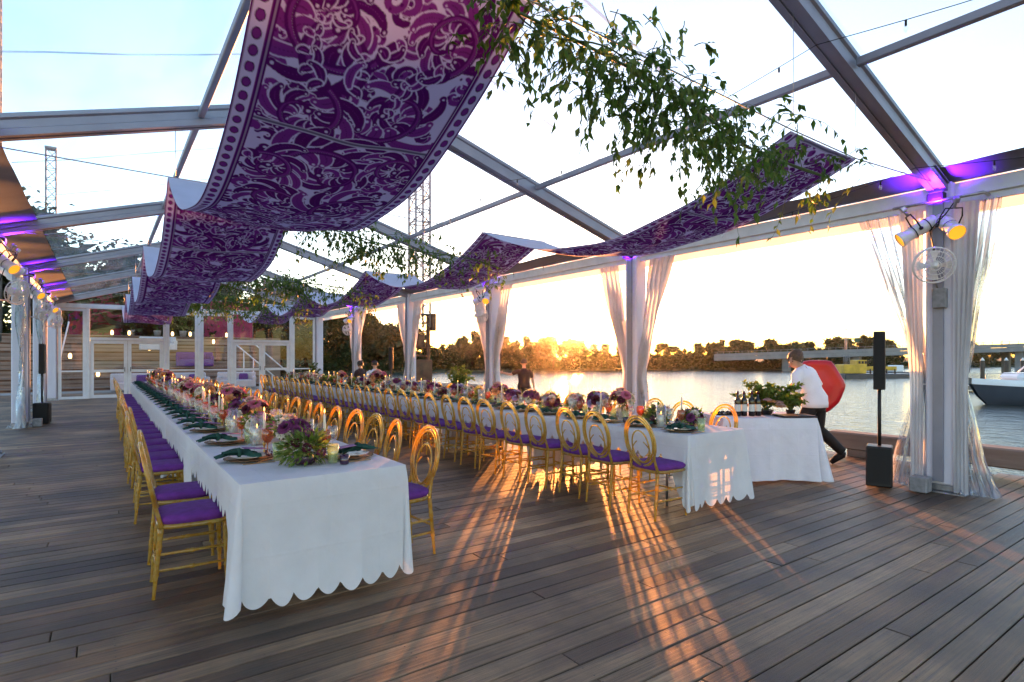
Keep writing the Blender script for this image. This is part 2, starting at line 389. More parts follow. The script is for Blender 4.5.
def nth(i):
    if i<20: return ONES[i]
    a,b_=divmod(i,10); return TENS[a][0] if b_==0 else TENS[a][1]+'-'+ONES[b_]

# ------------------------------------------------------------------ tent dimensions
XL, XR = -1.45, 7.69
XM = (XL+XR)/2
EAVE = 3.45; SL = .31
BAY = 4.57
YS = [2.4+BAY*k for k in range(-1,6)]
def roofz(x): return EAVE + SL*(XR-x if x>XM else x-XL)
YW = YS[-1]

# ------------------------------------------------------------------ ground, deck, water
def sheet(name, x0,x1,y0,y1,z, mat, kind='structure'):
    q=mb(mat,False); q.add([(x0,y0,z),(x1,y0,z),(x1,y1,z),(x0,y1,z)],[(0,1,2,3)]); return tag(q.build(name),kind=kind)
q=mb('deck_board',False)
y=-4.0; pw=.138; gap=.0055
while y<29.5:
    x=-7.0-rnd.random()*3
    while x<9.35:
        l=rnd.choice([2.4,3.0,3.6,4.2,4.8]); x2=min(x+l,9.42); x1=max(x,-7)
        if x2-x1>.25:
            dz=rnd.uniform(-.0012,.0012); b_=.004
            j_=rnd.uniform(0,.003); X0,X1,Y0,Y1=x1,x2-.003-rnd.random()*.003,y+j_,y+pw-gap+rnd.uniform(-.002,.002)
            q.add([(X0,Y0,-.03),(X1,Y0,-.03),(X1,Y1,-.03),(X0,Y1,-.03),
                   (X0,Y0,dz-b_),(X1,Y0,dz-b_),(X1,Y1,dz-b_),(X0,Y1,dz-b_),
                   (X0+b_,Y0+b_,dz),(X1-b_,Y0+b_,dz),(X1-b_,Y1-b_,dz),(X0+b_,Y1-b_,dz)],
                  [(0,1,5,4),(1,2,6,5),(2,3,7,6),(3,0,4,7),(4,5,9,8),(5,6,10,9),(6,7,11,10),(7,4,8,11),(8,9,10,11)])
        x+=l
    y+=pw
tag(q.build('deck'),kind='structure')
q=mb('beam_wood',False)
for k in range(28): q.box((1.2,-3.9+k*1.22,-.13),(16.4,.09,.19))
q.box((9.40,12.7,-.45),(.14,33.6,.82)); q.box((1.2,12.7,-.9),(16.2,33.4,.3))
tag(q.build('deck_substructure'),kind='structure')
sheet('river',-500,1500,-600,1500,-1.3,'river_water')
# land: one sheet with the terrace side on the left and the far bank beyond the river
q=mb('lawn',False)
q.add([(-400,-60,-.12),(-7.05,-60,-.12),(-7.05,31,-.12),(9.3,31,-.12),(9.3,36,-.3),(4,70,-.5),(-20,120,-.5),(-400,160,-.5)],[(0,1,2,7),(2,3,4,5),(2,5,6,7)])
tag(q.build('lawn'),kind='structure')
# far bank strip along bearings
FB=[]
for px,d in ((-200,88),(60,92),(200,96),(300,98),(380,100),(430,108),(500,112),(560,116),(640,118),(720,120),(790,122),(860,128),(940,150),(1030,160),(1150,170),(1500,240)):
    FB.append((px,d))
P=[]
for px,d in FB:
    row=[]
    for k,(dd,z) in enumerate(((0,-1.5),(1.5,-.9),(8,-.2),(60,.4),(700,1.0))):
        x,yy=ray(px,d+dd+rnd.uniform(-.8,.8)*(k<2)); row.append((x,yy,z))
    P.append(row)
q=mb('bank'); q.grid(P); tag(q.build('far_bank'),kind='structure')

# ------------------------------------------------------------------ marquee
tent=thing('marquee','clear roofed marquee on aluminium frame standing over the timber deck','marquee')
def leg_at(x,y,side):
    q=mb('leg_cover'); q.box((x,y,EAVE/2+.03),(.27,.26,EAVE-.10),bev=.02); lg=q.build('leg',tent)
    q=mb('alu'); q.box((x-side*.15,y,EAVE/2+.02),(.03,.10,EAVE-.2)); q.build('cable_channel',lg)
    q=mb('galv'); q.box((x,y,.008),(.42,.52,.012)); q.box((x,y,.05),(.26,.28,.07),bev=.01)
    for sx in(-1,1):
        for sy in(-1,1): q.lathe([(.018,.014),(.018,.04),(.008,.045),(.008,.07)],6,c=(x+sx*.17,y+sy*.21,0))
    q.build('base_plate',lg)
def profile_beam(q, A, B, w, h):
    """aluminium box profile with keder flanges from A to B (underside centre line)"""
    A=Vector(A); B=Vector(B); d=(B-A).normalized(); s_=d.cross(Vector((0,0,1))).normalized(); u=s_.cross(d).normalized()
    sec=[(-w/2,0),(-w/2,h*.3),(-w*.38,h*.36),(-w*.38,h*.72),(-w/2,h*.8),(-w/2,h),(w/2,h),(w/2,h*.8),(w*.38,h*.72),(w*.38,h*.36),(w/2,h*.3),(w/2,0),(w*.15,0),(w*.15,.012),(-w*.15,.012),(-w*.15,0)]
    n=len(sec); vs=[A+s_*a+u*b_ for a,b_ in sec]+[B+s_*a+u*b_ for a,b_ in sec]
    q.add(vs,[(i,(i+1)%n,n+(i+1)%n,n+i) for i in range(n)]+[tuple(range(n))[::-1],tuple(range(n,2*n))],False)
for y in YS:
    for x,sd in ((XR,1),(XL,-1)):
        leg_at(x,y,sd)
        q=mb('alu',False); profile_beam(q,(x,y,EAVE-.16),(XM,y,roofz(XM)-.21),.17,.20)
        q.box((x-sd*.28,y,EAVE+.01),(.5,.20,.012),rot=Matrix.Rotation(sd*math.atan(SL),3,'Y'))
        q.build('rafter',tent)
for i in range(len(YS)-1):
    y0,y1=YS[i],YS[i+1]
    for x in (XM-2.27,XM+2.27):
        q=mb('alu',False); q.box((x,(y0+y1)/2,roofz(x)-.075),(.06,y1-y0-.17,.075),bev=.008); q.build('purlin',tent)
    q=mb('alu',False); q.box((XM,(y0+y1)/2,roofz(XM)-.12),(.12,y1-y0-.17,.12),bev=.01); q.build('ridge_beam',tent)
    for x,sd in ((XR,1),(XL,-1)):
        q=mb('white_frame',False); q.box((x-sd*.01,(y0+y1)/2,EAVE-.12),(.12,y1-y0-.24,.16),bev=.008)
        q.box((x-sd*.01,(y0+y1)/2,EAVE-.235),(.05,y1-y0-.24,.07)); q.build('eave_beam',tent)
        # opaque roof edge band and hanging valance
        w=.36 if sd>0 else .62
        q=mb('band'); P=[]
        for a in range(3):
            t=a/2; xx=x-sd*w*t; P.append([(xx,y0+(y1-y0)*j/8,roofz(xx)-.012+.012*math.sin(j*2.2)*t) for j in range(9)])
        q.grid(P); q.build('roof_edge_band',tent)
        q=mb('curtain_cloth'); P=[[(x+sd*(.13+.012*math.sin(j*1.3)),y0+(y1-y0)*j/24,z) for j in range(25)] for z in (EAVE+.02,EAVE-.15,EAVE-.36)]
        q.grid(P); q.build('valance',tent)
        # clear roof skin with sag between rafters
        q=mb('roof_vinyl'); P=[]
        for a in range(9):
            t=a/8; xx=(x-sd*w)*(1-t)+XM*t
            P.append([(xx,y0+(y1-y0)*j/16,roofz(xx)+.01-.035*math.sin(PI*j/16)*math.sin(PI*min(1,t*1.15))+.006*math.sin(a*2.1+j*1.7)) for j in range(17)])
        q.grid(P); rp_=q.build('roof_panel',tent)
        for c_ in (5,11):
            q=mb('weld'); q.grid([[ (P[a][c_][0],P[a][c_][1]+dy_,P[a][c_][2]+.004) for a in range(9)] for dy_ in (-.018,.018)]); q.build('weld_seam',rp_)

# glazed end wall
MX=[XL+.12,-.44,1.9,3.05,4.2,6.5,XR-.12]
ew=thing('glazed_end_wall','white framed glass end wall with two pairs of double doors at the far end','glass wall',(0,YW,0))
def fr(q,x0,x1,z0,z1,t=.07,dpt=.07,y=0):
    q.box(((x0+x1)/2,y,z0+t/2),(x1-x0,dpt,t)); q.box(((x0+x1)/2,y,z1-t/2),(x1-x0,dpt,t))
    for x in (x0+t/2,x1-t/2): q.box((x,y,(z0+z1)/2),(t,dpt,z1-z0-2*t))
for x in MX[1:-1]:
    q=mb('white_frame',False); q.box((x,0,1.62),(.11,.12,3.2),bev=.01); q.build('mullion',ew)
q=mb('white_frame',False); q.box(((XL+XR)/2,0,3.30),(XR-XL-.25,.13,.16),bev=.01); q.build('head_beam',ew)
def pane(x0,x1,z0,z1,par,y=0):
    q=mb('glass_pane',False); q.box(((x0+x1)/2,y,(z0+z1)/2),(x1-x0,.008,z1-z0)); q.build('pane',par)
for i in range(len(MX)-1):
    x0,x1=MX[i]+.058,MX[i+1]-.058
    if i in (1,4):
        q=mb('white_frame',False); q.box(((x0+x1)/2,0,2.15),(x1-x0,.11,.10)); q.build('transom',ew)
        pane(x0,x1,2.2,3.215,ew)
        xm=(x0+x1)/2
        for a,b_,hx in ((x0,xm-.005,xm-.09),(xm+.005,x1,xm+.09)):
            q=mb('white_frame',False); fr(q,a,b_,.03,2.09,.11,.05); q.box(((a+b_)/2,0,1.0),(b_-a-.22,.05,.10)); dr=q.build('door',ew)
            pane(a+.11,b_-.11,.14,.95,dr); pane(a+.11,b_-.11,1.05,1.98,dr)
            q=mb('black'); q.tube([(hx,-.03,.98),(hx,-.08,.98),(hx,-.08,1.12),(hx,-.03,1.12)],.011,6); q.build('handle',dr)
    else:
        q=mb('white_frame',False); fr(q,x0,x1,.02,3.21,.09,.06); q.box(((x0+x1)/2,0,1.0),(x1-x0-.18,.05,.05)); f=q.build('window_frame',ew)
        pane(x0+.09,x1-.09,.11,.97,f); pane(x0+.09,x1-.09,1.03,3.12,f)
q=mb('glass_pane',False); n=8
vs=[(XL+.1,0,3.39)]+[(XL+.1+(XR-XL-.2)*k/n,0,roofz(XL+.1+(XR-XL-.2)*k/n)-.23) for k in range(n+1)]+[(XR-.1,0,3.39)]
q.add(vs,[tuple(range(len(vs)))]); q.build('gable_pane',ew)
q=mb('white_frame',False)
for x in (XM-2.27,XM,XM+2.27): q.box((x,0,(3.38+roofz(x)-.24)/2),(.07,.07,roofz(x)-.24-3.38))
q.build('gable_post',ew)

# ------------------------------------------------------------------ gathered side curtains
def curtain(y, side, dirn, kind, seed, topoff=.62, wtop=.46, label='', tip=False):
    """side +1 right wall / -1 left wall; dirn +1 away / -1 towards the camera"""
    r_=random.Random(seed)
    x0=XR-.02 if side>0 else XL+.02
    q=mb(('curtain_vinyl' if side>0 else 'curtain_pale') if kind=='v' else 'curtain_cloth'); P=[]
    nz_=34; ns=30; ph=[r_.uniform(0,6.28) for _ in range(5)]
    zt=EAVE-.28
    for i in range(nz_+1):
        z=zt*(1-i/nz_)+.012
        tz=1.18
        if z>tz:
            t=(z-tz)/(zt-tz); off=.17+(topoff-.17)*t**1.15; w=.10+(wtop-.10)*t**.9
        else:
            t=1-z/tz; off=.17+.10*t; w=.10+(.42 if not tip else .26)*t**.75
            if kind!='v': w=.10+.2*t**.8
        row=[]
        for j in range(ns+1):
            u=j/ns-.5
            amp=.035+.02*math.sin(3*z+ph[0])
            pl=amp*math.sin(j*1.75+ph[1]+.6*math.sin(2.2*z+ph[2]))+.02*math.sin(j*.8+z*4+ph[3])
            if z<.12 and kind=='v': pl+=.05*math.sin(j*.9+ph[4])*(1-z/.12)
            fl=0
            if tip and z<.42: fl=(.42-z)**1.3*.25*(.5+u)
            row.append((x0-side*(.02+.0*u)-side*pl*1.15, y+dirn*(off+u*w+fl)+.012*math.sin(j*2.7+z*3), z))
        P.append(row)
    q.grid(P); o=q.build('gathered_curtain')
    lt='clear plastic' if kind=='v' else 'white cloth'
    tag(o,label,'curtain','curtains tied back at the marquee legs')
    q=mb('white_plastic'); yy=y+dirn*.17
    q.tube([(x0+.055*math.cos(a),yy+.06*math.sin(a),1.19) for a in [k*PI/5 for k in range(10)]],.008,5,closed=True); q.build('tie_band',o)
    return o
for k,y in enumerate(YS[1:6]):
    for dirn,wd in ((-1,'near'),(1,'far')):
        s_='right' if True else ''
        kd='v' if k==0 else 'c'
        curtain(y,1,dirn,kd,k*7+dirn,topoff=.40 if (k==0 and dirn<0) else .62,wtop=.26 if (k==0 and dirn<0) else .46,label=f"{'clear plastic' if kd=='v' else 'creamy backlit'} gathered curtain on the {wd} side of the {nth(k+1)} riverside marquee leg",tip=(k==0 and dirn<0))
        if k>=2:
            curtain(y,-1,dirn,'v',k*11+dirn,label=f"silvery plastic gathered curtain on the {wd} side of the {nth(k-1)} visible left wall leg",wtop=.55,topoff=.52)
q=None
# white inner leg curtain of the first leg
for dirn,wd in ((-1,'near'),(1,'far')):
    P=[]; q=mb('curtain_cloth')
    for i in range(30):
        z=3.15*(1-i/29)+.02
        P.append([(XR-.15-.018*math.sin(j*1.9+z), YS[1]+dirn*(.14+.010*j+(.004*j*max(0,z-1.2)))+.0, z) for j in range(14)])
    q.grid(P); tag(q.build('narrow_curtain'),f'narrow white cloth strip hanging on the {wd} side of the nearest riverside leg','curtain')

# ------------------------------------------------------------------ print painter for the swags
DEEP=np.array((.125,.008,.155)); MID=np.array((.25,.035,.29)); LIGHT=np.array((.70,.64,.88)); DARK=np.array((.055,.004,.075))
def paint(wm, lm, res, seed):
    """baroque acanthus scroll print, returns (rows along length, cols across width, 3)"""
    r_=random.Random(seed); W=int(wm/res)+1; Lr=int(lm/res)+1
    img=np.empty((Lr,W,3)); img[:]=LIGHT
    yy,xx=np.mgrid[0:Lr,0:W]; X=xx*res; Y=yy*res
    def disc(cx,cy,r,col,a=1.0):
        i0=max(0,int((cy-r)/res)); i1=min(Lr,int((cy+r)/res)+2); j0=max(0,int((cx-r)/res)); j1=min(W,int((cx+r)/res)+2)
        if i0>=i1 or j0>=j1: return
        dd=np.hypot(X[i0:i1,j0:j1]-cx,Y[i0:i1,j0:j1]-cy)
        k=np.clip((r-dd)/res+.5,0,1)[...,None]*a
        img[i0:i1,j0:j1]=img[i0:i1,j0:j1]*(1-k)+col*k
    def stroke(pts,w0,w1,col,bulge=.0):
        n=len(pts)
        for i,(a,b_) in enumerate(pts):
            t=i/max(1,n-1); disc(a,b_,(w0*(1-t)+w1*t)*(1+bulge*math.sin(PI*t)),col)
    def curl(cx,cy,R0,th0,turns,sgn,shrink=.16,step=.06):
        pts=[]; n=int(turns*2*PI/step)
        for i in range(n):
            t=i/n; rr=R0*(1-t)**1.05+R0*shrink*t; th=th0+sgn*i*step
            pts.append((cx+rr*math.cos(th),cy+rr*math.sin(th)))
        return pts
    def lobe(x_,y_,ang,L_,w,sd,c):
        lp=[]; n=16
        for k in range(n):
            ang-=sd*.045*(1+2.2*k/n); x_+=math.cos(ang)*L_/n; y_+=math.sin(ang)*L_/n; lp.append((x_,y_))
        prof=[w*(.45+.75*math.sin(PI*min(1,(k+1)/n*.85)))*(1-.45*k/n) for k in range(n)]
        for (a,b_),r in zip(lp,prof): disc(a,b_,r+.0085,LIGHT)
        for (a,b_),r in zip(lp,prof): disc(a,b_,r,c)
        e=lp[-1]; disc(e[0],e[1],w*.62,c); disc(e[0]+.004,e[1]+.004,w*.22,LIGHT)
        for (a,b_) in lp[1:12]: disc(a,b_,.0026,DARK if c is MID else MID*1.25)
    def leafy(pts,w,dens,sgn,size):
        """acanthus: curling lobes with pale outlines leaving both sides of the spine"""
        n=len(pts)
        for i in range(n-1,-1,-dens):
            t=i/n; a=pts[i]; b_=pts[min(n-1,i+1)] if i<n-1 else (2*pts[i][0]-pts[i-1][0],2*pts[i][1]-pts[i-1][1])
            th=math.atan2(b_[1]-a[1],b_[0]-a[0])
            for sd in (1,-1):
                L_=size*(1-.62*t)*r_.uniform(.65,1.2)*(1 if sd==sgn else .42)
                lobe(a[0],a[1],th+sd*r_.uniform(.7,1.15),L_,w*(1-.5*t),sd if sd==sgn else -sd,MID if r_.random()<.42 else DEEP)
    bord=.125
    # small filler curls
    for k in range(int(wm*lm*70)):
        cx=r_.uniform(bord,wm-bord); cy=r_.uniform(0,lm); R0=r_.uniform(.03,.075)
        p=curl(cx,cy,R0,r_.uniform(0,6.28),r_.uniform(.7,1.2),r_.choice((-1,1)),.2,.18); stroke(p,.021,.019,LIGHT); stroke(p,.016,.007,MID if r_.random()<.6 else DEEP,.6)
        for q_ in range(3): disc(cx+r_.uniform(-.05,.05),cy+r_.uniform(-.05,.05),r_.uniform(.006,.015),DEEP)
    # big scrolls, mirrored along the length
    cells=[(.36,.42,.25,1,.4),(.80,.86,.25,-1,3.4),(.92,.34,.17,-1,1.2),(.34,1.02,.19,1,5.0),(.62,1.52,.27,1,2.2),(1.0,1.40,.14,-1,.3),(.28,1.62,.14,1,4),(.40,2.05,.2,-1,.8),(.88,2.02,.2,1,2.4)]
    P_=2.32
    rep=int(lm/P_)+2
    for m_ in range(rep):
        for (cx,cy,R0,sg,th) in cells:
            cx=cx*wm/1.27; cy=cy+m_*P_; R0=R0*1.22
            if m_%2: cx=wm-cx; sg=-sg; th=PI-th
            p=curl(cx,cy,R0,th,1.12,sg,.16)
            leafy(p,.043*(R0/.25)**.6,9,-sg,.31*(R0/.25)**.7)
            stroke(p,.030*(R0/.25)**.5,.011,DEEP); stroke(p[:int(len(p)*.8)],.013,.004,MID)
            stroke([(a+.012,b_+.006) for a,b_ in p[:int(len(p)*.6)]],.0022,.0012,LIGHT*.7)
            disc(p[-1][0],p[-1][1],.030,DEEP); disc(p[-1][0],p[-1][1],.012,LIGHT)
            # long tail leaf
            a=p[0]; ang=th+PI/2*-sg+r_.uniform(-.3,.3); tl=[]; x_,y_=a
            for k in range(34): ang+=sg*.045; x_+=math.cos(ang)*.012; y_+=math.sin(ang)*.012; tl.append((x_,y_))
            stroke(tl,.045,.008,DEEP,.8); stroke(tl,.012,.003,MID,.6); leafy(tl,.024,8,sg,.16)
    # cross seam lines
    for ys in [0.02]+[P_*(k)+1.16 for k in range(rep)]:
        k=np.abs(Y-ys); img[k<.020]=LIGHT*.75; img[(k<.008)]=np.array((.16,.13,.22)); 
    # borders with ovals
    for sgn in (0,1):
        D=X if sgn==0 else wm-X
        img[D<bord]=DEEP; img[D<.112]=LIGHT*.8; img[D<.106]=DEEP; img[D<.094]=MID*.9; img[D<.088]=LIGHT
        ph=(Y%.098)/.098-.5
        ov=((D-.050)/.024)**2+(ph*.098/.034)**2
        img[ov<1]=DARK*1.3; img[ov<.62]=MID
        img[D<.012]=DEEP
    return img
def swag(x0,x1,y0,y1,zh,dip,res,seed,label,img_cache={}):
    wm=x1-x0
    # parabola + arc length
    ny=int((y1-y0)/res); nx=int(wm/res)
    key=(res,round(wm,2),seed%2)
    if key not in img_cache:
        im=paint(wm,5.0,res/2,seed%2+3); a,b_=im.shape[0]//2*2,im.shape[1]//2*2; im=im[:a,:b_]
        img_cache[key]=(im[0::2,0::2]+im[1::2,0::2]+im[0::2,1::2]+im[1::2,1::2])/4
    img=img_cache[key]
    t=np.linspace(0,1,ny+1); r_=random.Random(seed)
    yl=y0+(y1-y0)*t
    # hanging cloth: rounded bottom, sharp crests
    z=zh-dip*(1-(np.abs(2*t-1))**2.0)
    arc=np.concatenate([[0],np.cumsum(np.hypot(np.diff(yl),np.diff(z)))])
    u=np.linspace(0,1,nx+1)
    U,T=np.meshgrid(u,t)
    Z=zh-dip*(1-(np.abs(2*T-1))**2.0)*(1+.05*np.sin(3*U+seed))
    Z+= .012*np.sin(U*9+seed)*np.sin(PI*T) + .010*np.sin(T*23+U*4+seed)*np.sin(PI*T) - .02*np.sin(PI*U)*(.3+.7*np.sin(PI*T))
    E=np.exp(-T/.06)+np.exp(-(1-T)/.06); Z+=.010*np.sin(U*31+seed*2+3*np.sin(U*7))*E*(1-np.exp(-np.minimum(T,1-T)/.012)) + .006*np.sin(U*17+T*9)*np.sin(PI*T)
    XX=x0+wm*U+.018*np.sin(T*5+seed)*np.sin(PI*T)
    YY=y0+(y1-y0)*T
    v=np.stack([XX,YY,Z],-1).reshape(-1,3)
    n1=nx+1
    I=(np.arange(ny)[:,None]*n1+np.arange(nx)[None,:]).ravel()
    # the printed face looks down
    F=np.stack([I,I+n1,I+n1+1,I+1],-1)
    me=bpy.data.meshes.new('printed_face'); me.vertices.add(len(v)); me.vertices.foreach_set('co',v.ravel())
    me.loops.add(F.size); me.loops.foreach_set('vertex_index',F.ravel()); me.polygons.add(len(F))
    me.polygons.foreach_set('loop_start',np.arange(0,F.size,4)); me.polygons.foreach_set('loop_total',np.full(len(F),4)); me.polygons.foreach_set('use_smooth',np.ones(len(F),bool))
    me.update(calc_edges=True)
    ri=np.clip((arc/res).astype(int),0,img.shape[0]-1); ci=np.clip((u*wm/res).astype(int),0,img.shape[1]-1)
    colr=img[np.ix_(ri,ci)].reshape(-1,3); ca=me.color_attributes.new('print','FLOAT_COLOR','POINT')
    ca.data.foreach_set('color',np.concatenate([colr,np.ones((len(colr),1))],1).ravel().astype(np.float32))
    me.materials.append(MATS['printed_fabric'])
    th=thing('fabric_swag',label,'fabric swag',((x0+x1)/2,(y0+y1)/2,zh),0,'purple printed swags under the marquee roof')
    inv=Matrix.Translation((-(x0+x1)/2,-(y0+y1)/2,-zh))
    o=bpy.data.objects.new('printed_face',me); COL.objects.link(o); o.parent=th; me.transform(inv)
    st=max(1,int(.05/res)); P=[]
    sel_t=list(range(0,ny+1,st)); sel_t[-1]=ny
    sel_u=list(range(0,nx+1,st)); sel_u[-1]=nx
    V=v.reshape(ny+1,nx+1,3)
    q=mb('lining')
    for i in sel_t: P.append([(V[i,j,0]-(x0+x1)/2,V[i,j,1]-(y0+y1)/2,V[i,j,2]-zh+.006) for j in sel_u])
    q.grid(P); q.build('lining',th)
for k in range(5):
    res=(.005,.010,.016,.02,.025)[k]
    swag(.55,1.87,YS[k+1]+.01,YS[k+2]-.01,3.38,.74,res,k,f'purple scroll printed swag, {nth(k+1)} from the camera in the left hanging row')
    swag(4.46,5.58,YS[k+1]+.01,YS[k+2]-.01,3.30,.52,res,k+1,f'purple scroll printed swag, {nth(k+1)} from the camera in the riverside hanging row')
# cross cables the swags hang on
for k,y in enumerate(YS[1:]):
    q=mb('galv'); q.tube([(XL+.1,y,3.43),(.6,y,3.39),(1.87,y,3.385),(4.46,y,3.31),(5.58,y,3.305),(XR-.1,y,3.43)],.006,5)
    for x in (.62,1.85,4.48,5.56): q.tube([(x,y,3.36),(x,y,roofz(x)-.2)],.003,4)
    tag(q.build('cable'),f'thin steel cable across the marquee carrying the swags, {nth(k+1)} from the camera','cable','cables carrying the swags')

# ------------------------------------------------------------------ garlands
def garland(y,x0,x1,z,n,seed,label,dz=-.32,ls=.062):
    r_=random.Random(seed); th=thing('leafy_garland',label,'garland',((x0+x1)/2,y,z),0,'leafy vine garlands between the swags')
    cx=(x0+x1)/2
    q=mb('stem'); lf=[mb('leaf_a',False),mb('leaf_b',False)]
    ns=int((x1-x0)*170)
    main=[]
    for i in range(40):
        t=i/39; main.append((x0+(x1-x0)*t-cx, .05*math.sin(t*9+seed), .05*math.sin(t*7+seed)-.06+dz*t**1.3))
    q.tube(main,.009,5); q.tube([(a+.02,b_+.03*math.sin(a*8),c+.03*math.cos(a*7)) for a,b_,c in main],.006,4)
    per=max(4,int(n/ns*1.15))
    for s_ in range(ns):
        t=r_.random(); 
        dens=(.25+.75*math.exp(-((t-.36)/.28)**2))
        if r_.random()>dens+.1*math.sin(t*20+seed): continue
        p=Vector(main[int(t*39)])+Vector((r_.gauss(0,.06),r_.gauss(0,.13),r_.gauss(-.02,.11))); d=Vector((r_.uniform(-1,1),r_.uniform(-1,1),r_.uniform(-.9,.75))).normalized()
        L_=r_.uniform(.14,.46)*(1.1 if d.z<0 else .75); pts=[p.copy()]
        for k in range(9):
            d=(d+Vector((r_.uniform(-.25,.25),r_.uniform(-.25,.25),-.16+r_.uniform(-.1,.1)))).normalized(); p=p+d*L_/9; pts.append(p.copy())
        q.tube(pts,[.0035*(1-i/12) for i in range(10)],3,cap=False)
        for k in range(per):
            tt=r_.uniform(.15,1); i=min(8,int(tt*9)); a=pts[i].lerp(pts[i+1],tt*9-i if i<9 else 0)
            dd=Vector((r_.uniform(-1,1),r_.uniform(-1,1),r_.uniform(-1.3,.35)))+(pts[i+1]-pts[i]).normalized()*.8
            lf[r_.random()<.4].leaf(a,dd,(r_.uniform(-.5,.5),r_.uniform(-.5,.5),1),ls*r_.uniform(.7,1.4),ls*r_.uniform(.42,.6))
    q.build('vine_stem',th)
    f=MB(); 
    for g in lf: f.mat(g.slots[0]); f.add(g.v,g.f,False)
    f.build('foliage',th)
garland(YS[1]-.08,1.6,4.9,3.29,4300,1,'dense green leafy garland nearest the camera, high between the two rows of swags')
garland(YS[2],1.7,4.75,3.16,2600,2,'green leafy garland second from the camera between the swag rows')
garland(YS[3],1.7,4.75,3.14,2300,3,'green leafy garland third from the camera between the swag rows',ls=.07)
garland(YS[4],1.7,4.75,3.14,1800,4,'green leafy garland fourth from the camera between the swag rows',ls=.075)
garland(YS[5],1.5,4.9,3.25,1800,5,'green leafy garland fifth from the camera, in front of the glass wall',ls=.075)
# ------------------------------------------------------------------ string lights
def strings(x,label,seed):
    th=thing('string_lights',label,'string lights',(x,0,0),0,'thin bulb strings under the clear roof'); r_=random.Random(seed)
    pts=[]; bs=[]
    for k in range(len(YS)-1):
        for i in range(14):
            t=i/14; y=YS[k]+BAY*t; z=roofz(x)-.22-.24*math.sin(PI*t); pts.append((0,y,z))
    q=mb('black'); q.tube(pts,.0035,4); q.build('wire',th)
    g=mb('clear_glass'); h=mb('black')
    for a in pts[::3]:
        h.lathe([(.009,0),(.009,.04)],5,c=(a[0],a[1],a[2]-.045)); g.lathe([(.004,0),(.016,.018),(.013,.04),(.008,.052)],6,c=(a[0],a[1],a[2]-.095))
    h.build('socket',th)['kind']='stuff'; g.build('light_bulb',th)['kind']='stuff'
strings(4.85,'thin bulb string under the riverside roof slope',1); strings(1.7,'thin bulb string under the left roof slope',2); strings(6.9,'thin bulb string closest to the riverside eave',3)

